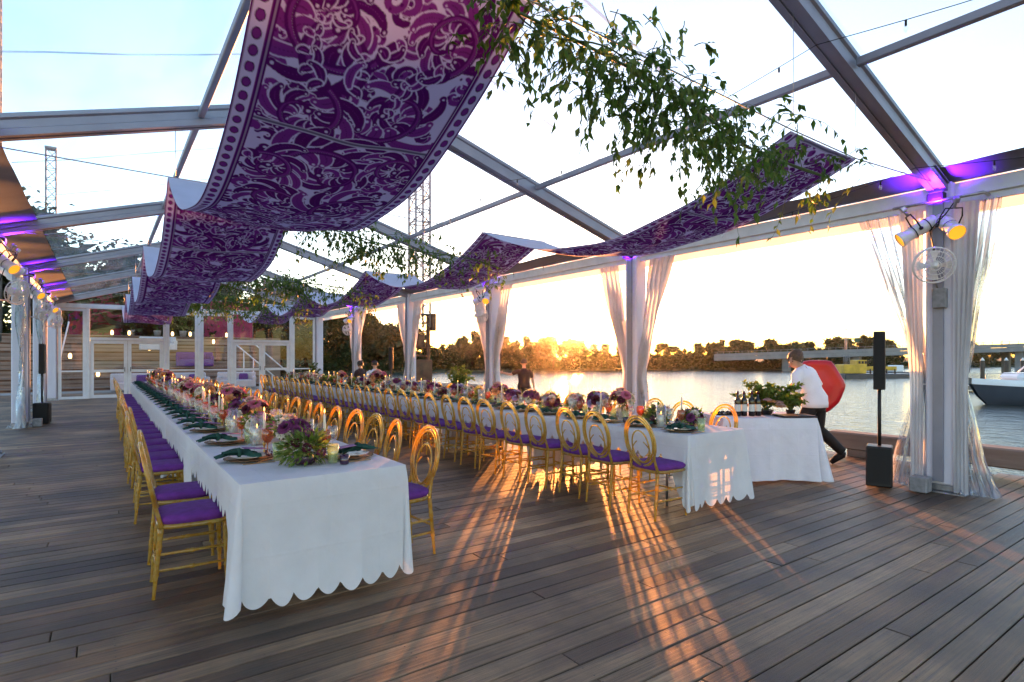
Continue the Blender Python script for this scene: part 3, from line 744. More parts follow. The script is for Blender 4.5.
# ------------------------------------------------------------------ tables
def fold_table(x0,x1,y0,y1,top,label):
    cx,cy=(x0+x1)/2,(y0+y1)/2
    th=thing('trestle_table',label,'table',(cx,cy,0),0,'trestle tables under the long white cloths')
    q=mb('table_wood',False); q.box((0,0,top-.018),(x1-x0-.02,y1-y0-.02,.03)); q.build('tabletop',th)
    for sy in (-1,1):
        for sx in (-1,1):
            q=mb('galv'); a=(sx*(x1-x0)*.36,sy*((y1-y0)/2-.35),0)
            q.tube([a,(a[0],a[1],top-.035)],.014,6); q.build('leg',th)
        q=mb('galv'); yy=sy*((y1-y0)/2-.35); q.tube([(-(x1-x0)*.36,yy,.3),((x1-x0)*.36,yy,.3)],.010,5); q.build('cross_brace',th)
def cloth(x0,x1,y0,y1,top,side_drop,near_drop,far_drop,seed,label,mat='linen',scal=.072,wl=.138,flare=.055,name='tablecloth'):
    cx,cy=(x0+x1)/2,(y0+y1)/2; hx,hy=(x1-x0)/2,(y1-y0)/2; r_=random.Random(seed)
    per=[]  # (x,y,nx,ny,drop,s)
    def seg(ax,ay,bx,by,nx,ny,drops):
        L_=math.hypot(bx-ax,by-ay); n=max(4,int(L_/.012))
        for i in range(n):
            t=i/n; per.append([ax+(bx-ax)*t,ay+(by-ay)*t,nx,ny,drops(t*L_,L_)])
    def corner(px_,py_,a0,drop):
        for i in range(9):
            a=a0+PI/2*i/9; per.append([px_+.012*math.cos(a),py_+.012*math.sin(a),math.cos(a),math.sin(a),drop,])
    bl=.30
    def sd(dn0,dn1):
        def f(s_,L_):
            d=side_drop
            if s_<bl: k=(1-s_/bl)**1.3; d=max(d,side_drop+(dn0-side_drop)*k)
            if L_-s_<bl: k=(1-(L_-s_)/bl)**1.3; d=max(d,side_drop+(dn1-side_drop)*k)
            return d
        return f
    c=.012
    seg(-hx+c,-hy,hx-c,-hy,0,-1,lambda s_,L_:near_drop); corner(hx-c,-hy+c,-PI/2,near_drop)
    seg(hx,-hy+c,hx,hy-c,1,0,sd(near_drop,far_drop)); corner(hx-c,hy-c,0,far_drop)
    seg(hx-c,hy,-hx+c,hy,0,1,lambda s_,L_:far_drop); corner(-hx+c,hy-c,PI/2,far_drop)
    seg(-hx,hy-c,-hx,-hy+c,-1,0,sd(far_drop,near_drop)); corner(-hx+c,-hy+c,PI,near_drop)
    n=len(per); acc=0; S=[]
    for i in range(n):
        S.append(acc); a=per[i]; b_=per[(i+1)%n]; acc+=max(math.hypot(b_[0]-a[0],b_[1]-a[1]), .012 if (a[2]*a[3])!=0 else 0)
    wl2=acc/round(acc/wl)
    rows=[]; m_=14
    ph=[r_.uniform(0,6.28) for _ in range(6)]
    for k in range(m_+1):
        t=k/m_; row=[]
        for i,(x,y,nx,ny,dr) in enumerate(per):
            s_=S[i]; sc_=scal*abs(math.sin(PI*s_/wl2))**.7 if scal else .004*math.sin(s_*9)
            drop=(dr+sc_)
            z=top-.0-drop*t
            if t>0: z-=.004
            ra=.012*math.sin(min(1,t*6)*PI/2)
            fold=(.030*math.sin(s_*5.0+ph[0])+.018*math.sin(s_*13.3+ph[1])+.010*math.sin(s_*27+ph[2]))*(t*dr/.7)**1.2
            cn=0
            if nx*ny!=0: cn=flare*(dr/.7)*t**1.1*abs(nx*ny)*2
            else:
                # closeness to a corner along this edge
                e=min(hx-abs(x),hy-abs(y)) if False else (hx-abs(x) if nx==0 else hy-abs(y))
                cn=flare*.75*(dr/.7)*t**1.1*math.exp(-e/.10)
            o_=ra+fold+cn+.012*t
            tx,ty=-ny,nx
            row.append((x+nx*o_+tx*.006*math.sin(s_*19+t*3+ph[3])*t,y+ny*o_+ty*.006*math.sin(s_*15+t*4+ph[4])*t,z))
        rows.append(row+[row[0]])
    q=mb(mat); q.grid(rows)
    o_=len(q.v); 
    # top
    nx_,ny_=8,max(6,int((y1-y0)/.2)); P=[[(-hx+2*hx*i/nx_,-hy+2*hy*j/ny_,top+(.0015*math.sin(i*1.7+j*1.1) if 0<i<nx_ and 0<j<ny_ else 0)) for i in range(nx_+1)] for j in range(ny_+1)]
    q.grid(P)
    o=q.build(name); o.location=(cx,cy,0)
    tag(o,label,'tablecloth','white scalloped tablecloths on the long tables' if scal else None)
    return o
T1=dict(x0=.64,x1=1.66,y0=3.56,y1=19.5,top=.77); T2=dict(x0=4.50,x1=5.40,y0=3.42,y1=19.6,top=.755)
for T,nm,sd in ((T1,'left long table',0),(T2,'riverside long table',50)):
    y=T['y0']; n=7; Ln=(T['y1']-T['y0'])/n
    for k in range(n):
        fold_table(T['x0'],T['x1'],y+.005,y+Ln-.005,T['top']-.004,f'folding trestle table, {nth(k+1)} section from near end of {nm}')
        cloth(T['x0']-.006,T['x1']+.006,y+.001 if k else y-.004,y+Ln-.004,T['top']+.0005*(k%2),.19,.655 if T is T1 else .64,.66,sd+k,f'white scalloped tablecloth, {nth(k+1)} section from near end of {nm}')
        y+=Ln

# ------------------------------------------------------------------ chairs
def make_chair():
    th=thing('banquet_chair','','chair')
    q=mb('amber_resin')
    # oval back: double hoop with an inner loop, leaning back
    def bk(yy,z): return (-.195-(z-.47)*.20, yy, z)
    cz,hz,hy=.715,.235,.185
    q.tube([bk(hy*math.sin(a),cz+hz*math.cos(a)) for a in [2*PI*i/30 for i in range(30)]],.0135,8,closed=True)
    q.tube([bk((hy-.028)*math.sin(a),cz+(hz-.030)*math.cos(a)) for a in [2*PI*i/28 for i in range(28)]],.009,6,closed=True)
    ring=q.build('backrest',th)
    q=mb('amber_resin')
    q.tube([bk(.105*math.sin(a),cz-.05+.15*math.cos(a)) for a in [2*PI*i/22 for i in range(22)]],.008,6,closed=True)
    for s_ in (-1,1):
        q.tube([bk(s_*(.012+.10*math.sin(t*PI*.9)),cz-.205+.20*t) for t in [i/8 for i in range(9)]],.0065,5)
    q.build('back_scroll',ring)
    # seat frame
    q=mb('amber_resin')
    out=[]
    for a in [2*PI*i/28 for i in range(28)]:
        ca,sa=math.cos(a),math.sin(a); p=4.0
        r_=1/((abs(ca)**p+abs(sa)**p)**(1/p)); xx=.205*r_*ca; yy=.205*r_*sa*(1+.06*ca); out.append((xx,yy))
    vs=[(x,y,.425) for x,y in out]+[(x*1.03,y*1.03,.437) for x,y in out]+[(x*1.0,y*1.0,.452) for x,y in out]; n=28
    q.add(vs,[(i,(i+1)%n,n+(i+1)%n,n+i) for i in range(n)]+[(n+i,n+(i+1)%n,2*n+(i+1)%n,2*n+i) for i in range(n)]+[tuple(range(n))[::-1],tuple(range(2*n,3*n))])
    q.build('seat_frame',th)
    q=mb('cushion'); vs=[]; prof=[(.97,.453),(1.03,.470),(1.02,.490),(.93,.503),(.6,.510),(.25,.512)]
    for k_,z in prof: vs+=[(x*k_,y*k_,z) for x,y in out]
    fs=[(r*n+i,r*n+(i+1)%n,(r+1)*n+(i+1)%n,(r+1)*n+i) for r in range(len(prof)-1) for i in range(n)]
    fs.append(tuple((len(prof)-1)*n+i for i in range(n))); q.add(vs,fs); q.build('seat_cushion',th)
    def turned(A,B,k=1.0):
        A=Vector(A); B=Vector(B); prof=[(0,.012),(.04,.010),(.10,.0105),(.30,.0135),(.34,.019),(.36,.013),(.38,.018),(.42,.0135),(.66,.014),(.69,.020),(.71,.0135),(.74,.019),(.78,.0145),(.93,.017),(1,.0175)]
        return [A.lerp(B,t) for t,_ in prof],[r*k for _,r in prof]
    for sx,sy in ((1,1),(1,-1),(-1,1),(-1,-1)):
        q=mb('amber_resin')
        if sx>0: p,r=turned((.185,sy*.180,0),(.175,sy*.175,.428)); q.tube(p,r,8)
        else:
            p,r=turned((-.225,sy*.170,0),(-.185,sy*.165,.43)); q.tube(p,r,8)
            q.tube([(-.185,sy*.165,.42),(-.190,sy*.160,.47),bk(sy*.150,.56),bk(sy*.172,.64)],[.015,.014,.012,.010],7)
        q.build('leg',th)
    for z in (.17,.27):
        for sy in (-1,1):
            q=mb('amber_resin'); a=Vector((-.212,sy*.168,z)); b_=Vector((.182,sy*.178,z))
            pp=[(0,.008),(.3,.009),(.46,.010),(.48,.015),(.52,.015),(.54,.010),(.7,.009),(1,.008)]
            q.tube([a.lerp(b_,t) for t,_ in pp],[r for _,r in pp],6); q.build('stretcher',th)
    for x in (.183,-.212):
        q=mb('amber_resin'); z=.22; a=Vector((x,-.172,z)); b_=Vector((x,.172,z))
        q.tube([a.lerp(b_,t) for t,_ in pp],[r for _,r in pp],6); q.build('stretcher',th)
    return th
bpy.context.view_layer.update()
chair=make_chair(); PC=Placer(chair)
GC='amber oval back chairs along the long tables'
C1L=[4.32,5.02]+[6.28+.575*k for k in range(22)]
C1R=[4.02,4.66,5.2,5.74,6.28]+[6.84+.575*k for k in range(21)]
C2L=[3.66+.515*k for k in range(31)]
C2R=[3.98+.53*k for k in range(29)]
rc=random.Random(3)
for lst,xc,rz,txt in ((C1L,.50,0,'open left side of left table'),(C1R,1.83,PI,'aisle side of left table'),(C2L,4.31,0,'aisle side of riverside table'),(C2R,5.60,PI,'river side of riverside table')):
    for i,y in enumerate(lst):
        PC((xc+rc.uniform(-.035,.035),y+rc.uniform(-.03,.03),0),rz+rc.uniform(-.11,.11),f'{nth(i+1)} amber chair from the near end, {txt}',GC)

# ------------------------------------------------------------------ tableware prototypes
def proto_plate():
    th=thing('charger_plate','','plate'); q=mb('charger'); q.lathe([(.10,0),(.105,.006),(.150,.013),(.160,.017),(.158,.020),(.145,.017),(.10,.010),(.001,.010)],28,capt=False)
    # leafy cut rim
    for k in range(28):
        a=2*PI*k/28; q.box((.158*math.cos(a),.158*math.sin(a),.0175),(.016,.020,.004),rot=a)
    q.build('rim',th)
    return th
def proto_dinner():
    q=mb('china'); q.lathe([(.07,0),(.075,.004),(.118,.014),(.132,.019),(.131,.021),(.117,.017),(.08,.008),(.001,.007)],28,capt=False)
    return tag(q.build('dinner_plate'),'x','plate')
def proto_napkin():
    q=mb('napkin_green'); P=[]
    for i in range(17):
        t=i/16; w=.045+.035*abs(t-.45)*2
        P.append([(-.15+.28*t, (j/8-.5)*1.7*w+.02*math.sin(t*5), .026+.020*math.sin(t*PI)+.012*math.sin(j*1.9+t*6)*(.5+t)) for j in range(9)])
    q.grid(P)
    P=[[(a,b_+.01,c+.012+.008*math.sin(b_*60)) for a,b_,c in row] for row in P[3:14]]
    q.grid(P)
    q.tube([(.0,.035*math.sin(a),.052+.022*math.cos(a)) for a in [k*PI/5 for k in range(10)]],.013,6,closed=True)
    return tag(q.build('napkin'),'x','napkin')
def proto_card():
    q=mb('card',False); q.box((0,0,.048),(.15,.085,.003),rot=Matrix.Rotation(.12,3,'Y'))
    return tag(q.build('menu_card'),'x','menu card')
def proto_tumbler():
    q=mb('green_glass'); q.lathe([(.030,0),(.033,.004),(.035,.05),(.041,.125),(.039,.125),(.033,.05),(.030,.012),(.001,.010)],14,capt=False)
    return tag(q.build('tumbler'),'x','glass')
def proto_goblet():
    th=thing('wine_goblet','','glass')
    q=mb('amber_glass'); q.lathe([(.001,.088),(.022,.096),(.040,.125),(.043,.155),(.038,.195),(.0365,.195),(.041,.155),(.037,.127),(.020,.100),(.001,.094)],14,capb=False,capt=False); q.build('bowl',th)
    q=mb('amber_glass'); q.lathe([(.036,0),(.034,.003),(.006,.010),(.0045,.05),(.006,.090)],12); q.build('stem',th)
    return th
def proto_clear():
    th=thing('clear_wine_glass','','glass')
    q=mb('clear_glass'); q.lathe([(.001,.098),(.022,.104),(.038,.135),(.040,.165),(.034,.215),(.0325,.215),(.038,.165),(.036,.137),(.020,.108),(.001,.104)],12,capb=False,capt=False); q.build('bowl',th)
    q=mb('clear_glass'); q.lathe([(.036,0),(.034,.003),(.005,.010),(.004,.05),(.005,.10)],10); q.build('stem',th)
    return th
def proto_knife():
    q=mb('gold'); q.box((0,0,.004),(.11,.012,.005),bev=.002); q.box((.10,.001,.004),(.10,.017,.002)); return tag(q.build('knife'),'x','cutlery')
def proto_fork():
    q=mb('gold'); q.box((0,0,.004),(.13,.009,.004),bev=.0015); q.box((.080,0,.006),(.035,.022,.002))
    for j in range(4): q.box((.118,-.009+.006*j,.007),(.045,.0025,.002))
    return tag(q.build('fork'),'x','cutlery')
def proto_votive():
    th=thing('votive_candle','','candle holder')
    q=mb('plum_glass'); q.lathe([(.026,0),(.030,.004),(.034,.06),(.031,.06),(.027,.008),(.001,.008)],12,capt=False); q.build('glass_cup',th)
    q=mb('wax'); q.lathe([(.025,.010),(.025,.035),(.001,.037)],10,capt=False); q.build('candle',th)
    return th
def proto_taper():
    th=thing('taper_candle','','candle')
    q=mb('gold'); q.lathe([(.038,0),(.036,.004),(.008,.012),(.006,.06),(.012,.066),(.012,.085)],12); q.build('candlestick',th)
    q=mb('wax'); q.lathe([(.0105,.086),(.0095,.30),(.003,.315),(.001,.32)],8,capt=False); cn=q.build('candle',th)
    q=mb('flame'); q.lathe([(.001,.322),(.005,.330),(.004,.340),(.001,.352)],6,capb=False,capt=False); q.build('flame',cn)
    return th
def proto_hurricane():
    th=thing('hurricane_lamp','','candle holder')
    q=mb('clear_glass'); q.lathe([(.050,0),(.052,.004),(.052,.24),(.049,.24),(.049,.008),(.001,.008)],16,capt=False); q.build('glass_cylinder',th)
    q=mb('wax'); q.lathe([(.034,.010),(.034,.13),(.02,.133),(.001,.128)],12,capt=False); cn=q.build('candle',th)
    q=mb('flame'); q.lathe([(.001,.138),(.006,.148),(.004,.160),(.001,.174)],6,capb=False,capt=False); q.build('flame',cn)
    return th
def bloom_mesh(q,c,r,col,r_,kind=0):
    c=Vector(c); q.mat(col)
    # layered petals around a core
    for lay in range(4):
        n=(5,6,7,8)[lay]; tilt=(.25,.6,1.0,1.35)[lay]; rr=r*(.45,.65,.85,1.0)[lay]
        for k in range(n):
            a=2*PI*(k+.5*lay)/n+r_.uniform(-.1,.1)
            ax=Vector((math.cos(a),math.sin(a),0)); tg=Vector((-math.sin(a),math.cos(a),0)); up=Vector((0,0,1))
            w=rr*1.0
            P=[]
            for i in range(4):
                t=i/3; ang=tilt*t*1.1; base=c+ax*(rr*math.sin(ang)*.95)+up*(rr*math.cos(ang)*.9*t-.25*r*(lay/3))+ax*rr*.12
                ww=w*(.25+.75*math.sin(PI*(.15+.6*t)))*.5
                P.append([base-tg*ww+up*.12*w*t,base,base+tg*ww+up*.12*w*t])
            q.grid(P)
def bloom_obj(col,r,seed):
    q=MB(); r_=random.Random(seed); bloom_mesh(q,(0,0,0),r,'petal_'+col,r_); return q
def ball_bloom(q,c,r,col,r_):
    q.mat('petal_'+col); c=Vector(c)
    for k in range(60):
        d=Vector((r_.gauss(0,1),r_.gauss(0,1),r_.gauss(0,1))).normalized(); q.leaf(c+d*r*.55,d,(r_.random(),r_.random(),1),r*.5,r*.42,.1)
BLOOMS={}
def bloom_me(col,r,style):
    k=(col,round(r,3),style)
    if k not in BLOOMS:
        q=MB(); r_=random.Random(len(BLOOMS))
        if style=='rose': bloom_mesh(q,(0,0,0),r,'petal_'+col,r_)
        else: ball_bloom(q,(0,0,0),r,col,r_)
        me=bpy.data.meshes.new('bloom'); me.from_pydata(q.v,[],q.f)
        for n in q.slots: me.materials.append(MATS[n])
        me.polygons.foreach_set('use_smooth',q.sm); me.update(); BLOOMS[k]=me
    return BLOOMS[k]
def arrangement(name,label,vase,cz,rad,cols,nb,nleaf,seed,leafmat='leaf_b',flat=.8,br=(.035,.06),wild=1.0,parts=True,stalk=False):
    r_=random.Random(seed); th=thing(name,label,'flower arrangement')
    q=mb({'glass':'clear_glass','bowl':'plum_glass','gold':'gold','moss':'moss'}[vase])
    if vase=='glass': q.lathe([(.035,0),(.04,.005),(.038,cz*.75),(.045,cz*.95),(.043,cz*.95),(.035,cz*.75),(.034,.01),(.001,.01)],14,capt=False)
    elif vase=='moss':
        q.mat('plum_glass'); q.lathe([(.05,0),(.085,.03),(.09,.06),(.08,.062),(.001,.05)],14,capt=False)
    else: q.lathe([(.04,0),(.03,.01),(.018,cz*.3),(.05,cz*.55),(.075,cz*.9),(.07,cz*.9),(.001,cz*.6)],14,capt=False)
    q.build('vase',th)
    f=MB(); f.smooth=False
    f.mat('stem')
    for k in range(8):
        a=r_.uniform(0,6.28); f.tube([(0,0,cz*.4),(rad*.5*math.cos(a),rad*.5*math.sin(a),cz+rad*.5)],.003,3,cap=False)
    for k in range(nleaf):
        d=Vector((r_.gauss(0,1),r_.gauss(0,1),r_.gauss(.15,.8))).normalized()
        f.mat(leafmat if r_.random()<.65 else 'leaf_a')
        p=Vector((0,0,cz))+Vector((d.x*rad,d.y*rad,d.z*rad*flat))*r_.uniform(.35,1.1)*wild
        if p.z<.012: p.z=.012
        f.leaf(p,d+Vector((0,0,.2)),(r_.random(),r_.random(),1),r_.uniform(.03,.065),r_.uniform(.014,.028))
    f.build('foliage',th)
    for k in range(nb):
        g=2.39996*k; zz=1-1.25*(k+.5)/nb; rr=math.sqrt(max(0,1-zz*zz)); d=Vector((rr*math.cos(g),rr*math.sin(g),zz))
        ext=r_.uniform(.82,1.12)*(1.0 if not stalk else r_.uniform(.8,1.5))
        p=Vector((d.x*rad*ext,d.y*rad*ext,cz+d.z*rad*flat*ext)); p.z=max(p.z,.04)
        col=r_.choice(cols); R0=r_.choice(br); me=bloom_me(col,R0,'rose' if R0>.034 else 'ball')
        o=bpy.data.objects.new('bloom',me); COL.objects.link(o); o.parent=th; o.location=p
        o.rotation_mode='QUATERNION'; o.rotation_quaternion=Vector((0,0,1)).rotation_difference((d+Vector((0,0,.25))).normalized())
    return th
def merged_arr(src,name,label):
    """far copies: one mesh, too small in the photo to show parts"""
    q_v=[];q_f=[];q_m=[];slots=[]
    for o in kids(src):
        M_=Matrix.LocRotScale(o.location,o.rotation_quaternion if o.rotation_mode=='QUATERNION' else o.rotation_euler.to_quaternion(),o.scale)
        off=len(q_v); q_v+=[tuple(M_@v.co) for v in o.data.vertices]
        mi=[]
        for m_ in o.data.materials:
            if m_ not in slots: slots.append(m_)
            mi.append(slots.index(m_))
        for p in o.data.polygons: q_f.append(tuple(off+i for i in p.vertices)); q_m.append(mi[p.material_index])
    me=bpy.data.meshes.new(name); me.from_pydata(q_v,[],q_f)
    for m_ in slots: me.materials.append(m_)
    me.polygons.foreach_set('material_index',q_m); me.update()
    o=bpy.data.objects.new(name,me); COL.objects.link(o); return tag(o,label,'flower arrangement')
ARR=[arrangement('flower_arrangement','x','glass',.17,.11,['lilac','pink','burgundy','cream','plum','lilac'],15,150,1,flat=.85,br=(.045,.055)),
     arrangement('flower_arrangement','x','moss',.09,.13,['burgundy','plum','burgundy'],9,420,2,'leaf_b',.75,(.024,.030),1.0,stalk=True),
     arrangement('flower_arrangement','x','gold',.15,.11,['blush','cream','peach','cream','pink'],12,210,3,flat=.8,br=(.042,.052)),
     arrangement('flower_arrangement','x','bowl',.12,.12,['plum','mauve','blush','burgundy','cream'],11,240,4,flat=.7,br=(.036,.048)),
     arrangement('flower_arrangement','x','glass',.24,.13,['pink','peach','burgundy','cream','blush'],14,240,5,flat=.9,br=(.045,.06))]
ADESC=['lilac and burgundy bouquet','low mossy bowl with burgundy buds','peach and blush rose bouquet','plum and mauve flower bowl','tall coral and pink bouquet']
FAR=[merged_arr(a,'flower_arrangement','x') for a in ARR]
PA=[Placer(a) for a in ARR]; PF=[Placer(a) for a in FAR]
pl,dn,nk,cd,tb,gb,cg,kn,fk,vt,tp,hr=[Placer(f()) for f in (proto_plate,proto_dinner,proto_napkin,proto_card,proto_tumbler,proto_goblet,proto_clear,proto_knife,proto_fork,proto_votive,proto_taper,proto_hurricane)]
S1L=[4.36,5.33]+C1L[2:]; S1R=[4.05]+C1R[2:]; 
GS='place settings along the long tables'
rt=random.Random(11)
for ys,xe,sg,top,txt in ((S1L,T1['x0'],1,T1['top'],'open left side of left table'),(S1R,T1['x1'],-1,T1['top'],'aisle side of left table'),(C2L,T2['x0'],1,T2['top'],'aisle side of riverside table'),(C2R,T2['x1'],-1,T2['top'],'river side of riverside table')):
    for i,y in enumerate(ys):
        if y>19.3 or y<3.65: continue
        w=f'{nth(i+1)} place setting, {txt}'
        x=xe+sg*.20+rt.uniform(-.01,.01); y+=rt.uniform(-.02,.02); z=top+.003; rz=0 if sg>0 else PI
        if txt.startswith('river side') and y>9: 
            pl((x,y,z),rt.random()*6,f'brown rimmed charger plate, {w}',GS+', chargers'); 
            if i%2==0: gb((xe+sg*.36,y+.1,z),0,f'amber stemmed goblet, {w}','amber goblets on the long tables')
            continue
        pl((x,y,z),rt.random()*6,f'brown rimmed charger plate, {w}','charger plates on the long tables')
        dn((x,y,z+.016),rt.random()*6,f'pale patterned dinner plate, {w}','dinner plates on the long tables')
        nk((x-sg*.075,y-.045*sg,z+.014),rz+rt.uniform(-.25,.25),f'dark green knotted napkin, {w}','green napkins on the long tables')
        cd((x+sg*.035,y+.015,z+.030),rz+rt.uniform(-.3,.3),f'small purple menu card, {w}','purple menu cards on the long tables')
        tb((xe+sg*.375+rt.uniform(-.015,.015),y-.12+rt.uniform(-.02,.02),z),0,f'pale green tumbler, {w}','green tumblers on the long tables')
        gb((xe+sg*.35,y+.13+rt.uniform(-.02,.02),z),0,f'amber stemmed goblet, {w}','amber goblets on the long tables')
        if y<11: cg((xe+sg*.27,y+.19,z),0,f'clear stemmed wine glass, {w}','clear wine glasses on the long tables')
        if y<7:
            kn((x-.02*sg,y-sg*.185,z),rz,f'gold knife, {w}','gold knives on the long tables')
            fk((x-.02*sg,y+sg*.185,z),rz,f'gold fork, {w}','gold forks on the long tables')
for T,nm,y0,sd in ((T1,'left long table',3.98,1),(T2,'riverside long table',3.75,2)):
    xc=(T['x0']+T['x1'])/2; z=T['top']+.003; ra=random.Random(sd); y=y0; i=0
    seq=[1,0,2,3,4] if sd==1 else [3,1,4,0,2]
    cnt=[0]*5; cn=[0,0,0]
    while y<19.3:
        k=seq[i%5] if i<5 else ra.randrange(5)
        cnt[k]+=1
        lab=f'{ADESC[k]}, {nth(cnt[k])} such from near end of {nm}'
        jit=ra.uniform(-.05,.05)
        p=(xc+jit,y,z)
        (PA if y<9.5 else PF)[k](p,ra.uniform(0,6),lab,'flower arrangements down the long tables',scale=ra.uniform(.92,1.22))
        # candles round about
        for P_,ds,g_,idx,prob in ((vt,'dark plum glass votive','plum votives on the long tables',0,1),(tp,'lit cream taper on a gold candlestick','tapers on the long tables',1,.8),(hr,'lit candle in a clear glass cylinder','hurricane lamps on the long tables',2,.45)):
            if ra.random()<prob:
                cn[idx]+=1
                xo=ra.choice((-1,1))*ra.uniform(.10,.17) if idx!=0 else ra.choice((-1,1))*ra.uniform(.13,.2)
                P_((xc+xo,y+ra.uniform(.17,.26) if idx else y-.16,z),0,f'{ds}, {nth(cn[idx])} from near end of {nm}',g_)
        y+=.42+ra.uniform(-.03,.05); i+=1
EXPO=3.42
# ------------------------------------------------------------------ people
def skin_mesh(name, joints, edges, mat, parent=None, sub=2, root=0):
    me=bpy.data.meshes.new(name); me.from_pydata([j[0] for j in joints],edges,[]); me.materials.append(MATS[mat])
    o=bpy.data.objects.new(name,me); COL.objects.link(o)
    if parent is not None: o.parent=parent
    md=o.modifiers.new('skin','SKIN'); md.use_smooth_shade=True; md.branch_smoothing=.4
    for i,j in enumerate(joints):
        r_=j[1]; me.skin_vertices[0].data[i].radius=(r_,r_) if not hasattr(r_,'__len__') else r_
        me.skin_vertices[0].data[i].use_root=(i==root)
    s_=o.modifiers.new('sub','SUBSURF'); s_.levels=sub; s_.render_levels=sub
    return o
def hand(js,es,wi,w,dirn,side,sc=1.0):
    """five bent fingers rooted in the palm"""
    d=Vector(dirn).normalized(); s_=d.cross(Vector(side)).normalized(); n=Vector(side).normalized()
    palm=Vector(w)+d*.05*sc; js.append((tuple(palm),(.030*sc,.018*sc))); pi=len(js)-1; es.append((wi,pi))
    for k,(off,l) in enumerate(((-.027,.060),(-.009,.070),(.009,.066),(.026,.050))):
        a=palm+d*.03*sc+s_*off*sc; b_=a+d*l*.5*sc+n*.006; c=b_+d*l*.4*sc+n*.022*sc
        i=len(js); js+= [(tuple(a),.0095*sc),(tuple(b_),.0085*sc),(tuple(c),.007*sc)]; es+=[(pi,i),(i,i+1),(i+1,i+2)]
    a=palm-d*.02*sc-s_*.034*sc; b_=a+d*.028*sc-s_*.018*sc+n*.01; c=b_+d*.026*sc+n*.014
    i=len(js); js+=[(tuple(a),.011*sc),(tuple(b_),.010*sc),(tuple(c),.0085*sc)]; es+=[(pi,i),(i,i+1),(i+1,i+2)]
def head_features(face_dir, head, par_joint=None):
    pass
def person(label, loc, rz, J, cloth_top, cloth_leg, hair, hairmat, short_sleeve=False, scale=1.0, shorts=False, longhair=False):
    """J: joint dict in metres, facing +Y local, feet at z=0"""
    js=[];es=[];ix={}
    def add(n,p,r): js.append((tuple(p),r)); ix[n]=len(js)-1; return ix[n]
    def link(a,b_): es.append((ix[a],ix[b_]))
    add('pelvis',J['pelvis'],(.10,.09)); add('waist',Vector(J['pelvis']).lerp(Vector(J['chest']),.5),(.10,.08)); add('chest',J['chest'],(.11,.09)); add('neckb',J['neck'],(.065,.06))
    hd=Vector(J['head']); nk=Vector(J['neck']); fd=Vector(J.get('face',(0,1,0))).normalized()
    add('neck',nk.lerp(hd,.38),(.052,.052)); add('jaw',hd-Vector((0,0,.055))+fd*.022,(.062,.068)); add('head',hd+Vector((0,0,.02)),(.078,.092)); add('crown',hd+Vector((0,0,.085))-fd*.008,(.060,.072))
    for a,b_ in (('pelvis','waist'),('waist','chest'),('chest','neckb'),('neckb','neck'),('neck','jaw'),('jaw','head'),('head','crown')): link(a,b_)
    for s_ in 'LR':
        add('sh'+s_,J['sh'+s_],.058); add('el'+s_,J['el'+s_],.042); add('wr'+s_,J['wr'+s_],.027)
        link('chest','sh'+s_); link('sh'+s_,'el'+s_); link('el'+s_,'wr'+s_)
        w=Vector(J['wr'+s_]); e=Vector(J['el'+s_]); hand(js,es,ix['wr'+s_],w,w-e,(1 if s_=='L' else -1,0.01,0.01))
        add('hip'+s_,J['hip'+s_],.088); add('kn'+s_,J['kn'+s_],.058); add('cf'+s_,Vector(J['kn'+s_]).lerp(Vector(J['an'+s_]),.3),.056); add('an'+s_,J['an'+s_],.036)
        link('pelvis','hip'+s_); link('hip'+s_,'kn'+s_); link('kn'+s_,'cf'+s_); link('cf'+s_,'an'+s_)
        t=Vector(J['to'+s_]); add('ft'+s_,t,(.036,.026)); link('an'+s_,'ft'+s_)
    body=skin_mesh('person',js,es,'skin',sub=2)
    body.location=loc; body.rotation_euler=(0,0,rz); body.scale=(scale,)*3
    tag(body,label,'person')
    right=(Vector(J['shR'])-Vector(J['shL'])).normalized()
    def loft(q,secs,n=20,cap=True):
        """secs: (centre, half width, half depth) rings across the body's right axis"""
        vs=[]; k=len(secs)
        for i_,(c,a,b_) in enumerate(secs):
            c=Vector(c); ax=(Vector(secs[min(k-1,i_+1)][0])-Vector(secs[max(0,i_-1)][0])).normalized()
            rt_=(right-ax*right.dot(ax)).normalized(); fw=ax.cross(rt_)
            for m_ in range(n):
                t_=2*PI*m_/n; cs,sn=math.cos(t_),math.sin(t_); cs=math.copysign(abs(cs)**.85,cs); wr=1+.03*math.sin(m_*2.3+i_*1.9)
                vs.append(c+(rt_*a*cs+fw*b_*sn)*wr)
        fs=[(a*n+b_,a*n+(b_+1)%n,(a+1)*n+(b_+1)%n,(a+1)*n+b_) for a in range(k-1) for b_ in range(n)]
        if cap: fs+= [tuple(range(n))[::-1],tuple((k-1)*n+m_ for m_ in range(n))]
        q.add(vs,fs)
    V=lambda n_: Vector(J[n_])
    pel,che,nec=V('pelvis'),V('chest'),V('neck')
    up=(che-pel).normalized(); hm=pel-Vector((0,0,.11)) if not short_sleeve else pel-Vector((0,0,.05))
    q=mb(cloth_top)
    loft(q,[(hm,.205,.150),(hm.lerp(pel,.5),.203,.148),(pel,.196,.142),(pel.lerp(che,.35),.172,.125),(pel.lerp(che,.7),.180,.128),(che,.195,.130),(che.lerp(nec,.35),.198,.120),(che.lerp(nec,.62),.172,.100),(che.lerp(nec,.85),.110,.078),(nec+(nec-che).normalized()*.015,.062,.062)],22)
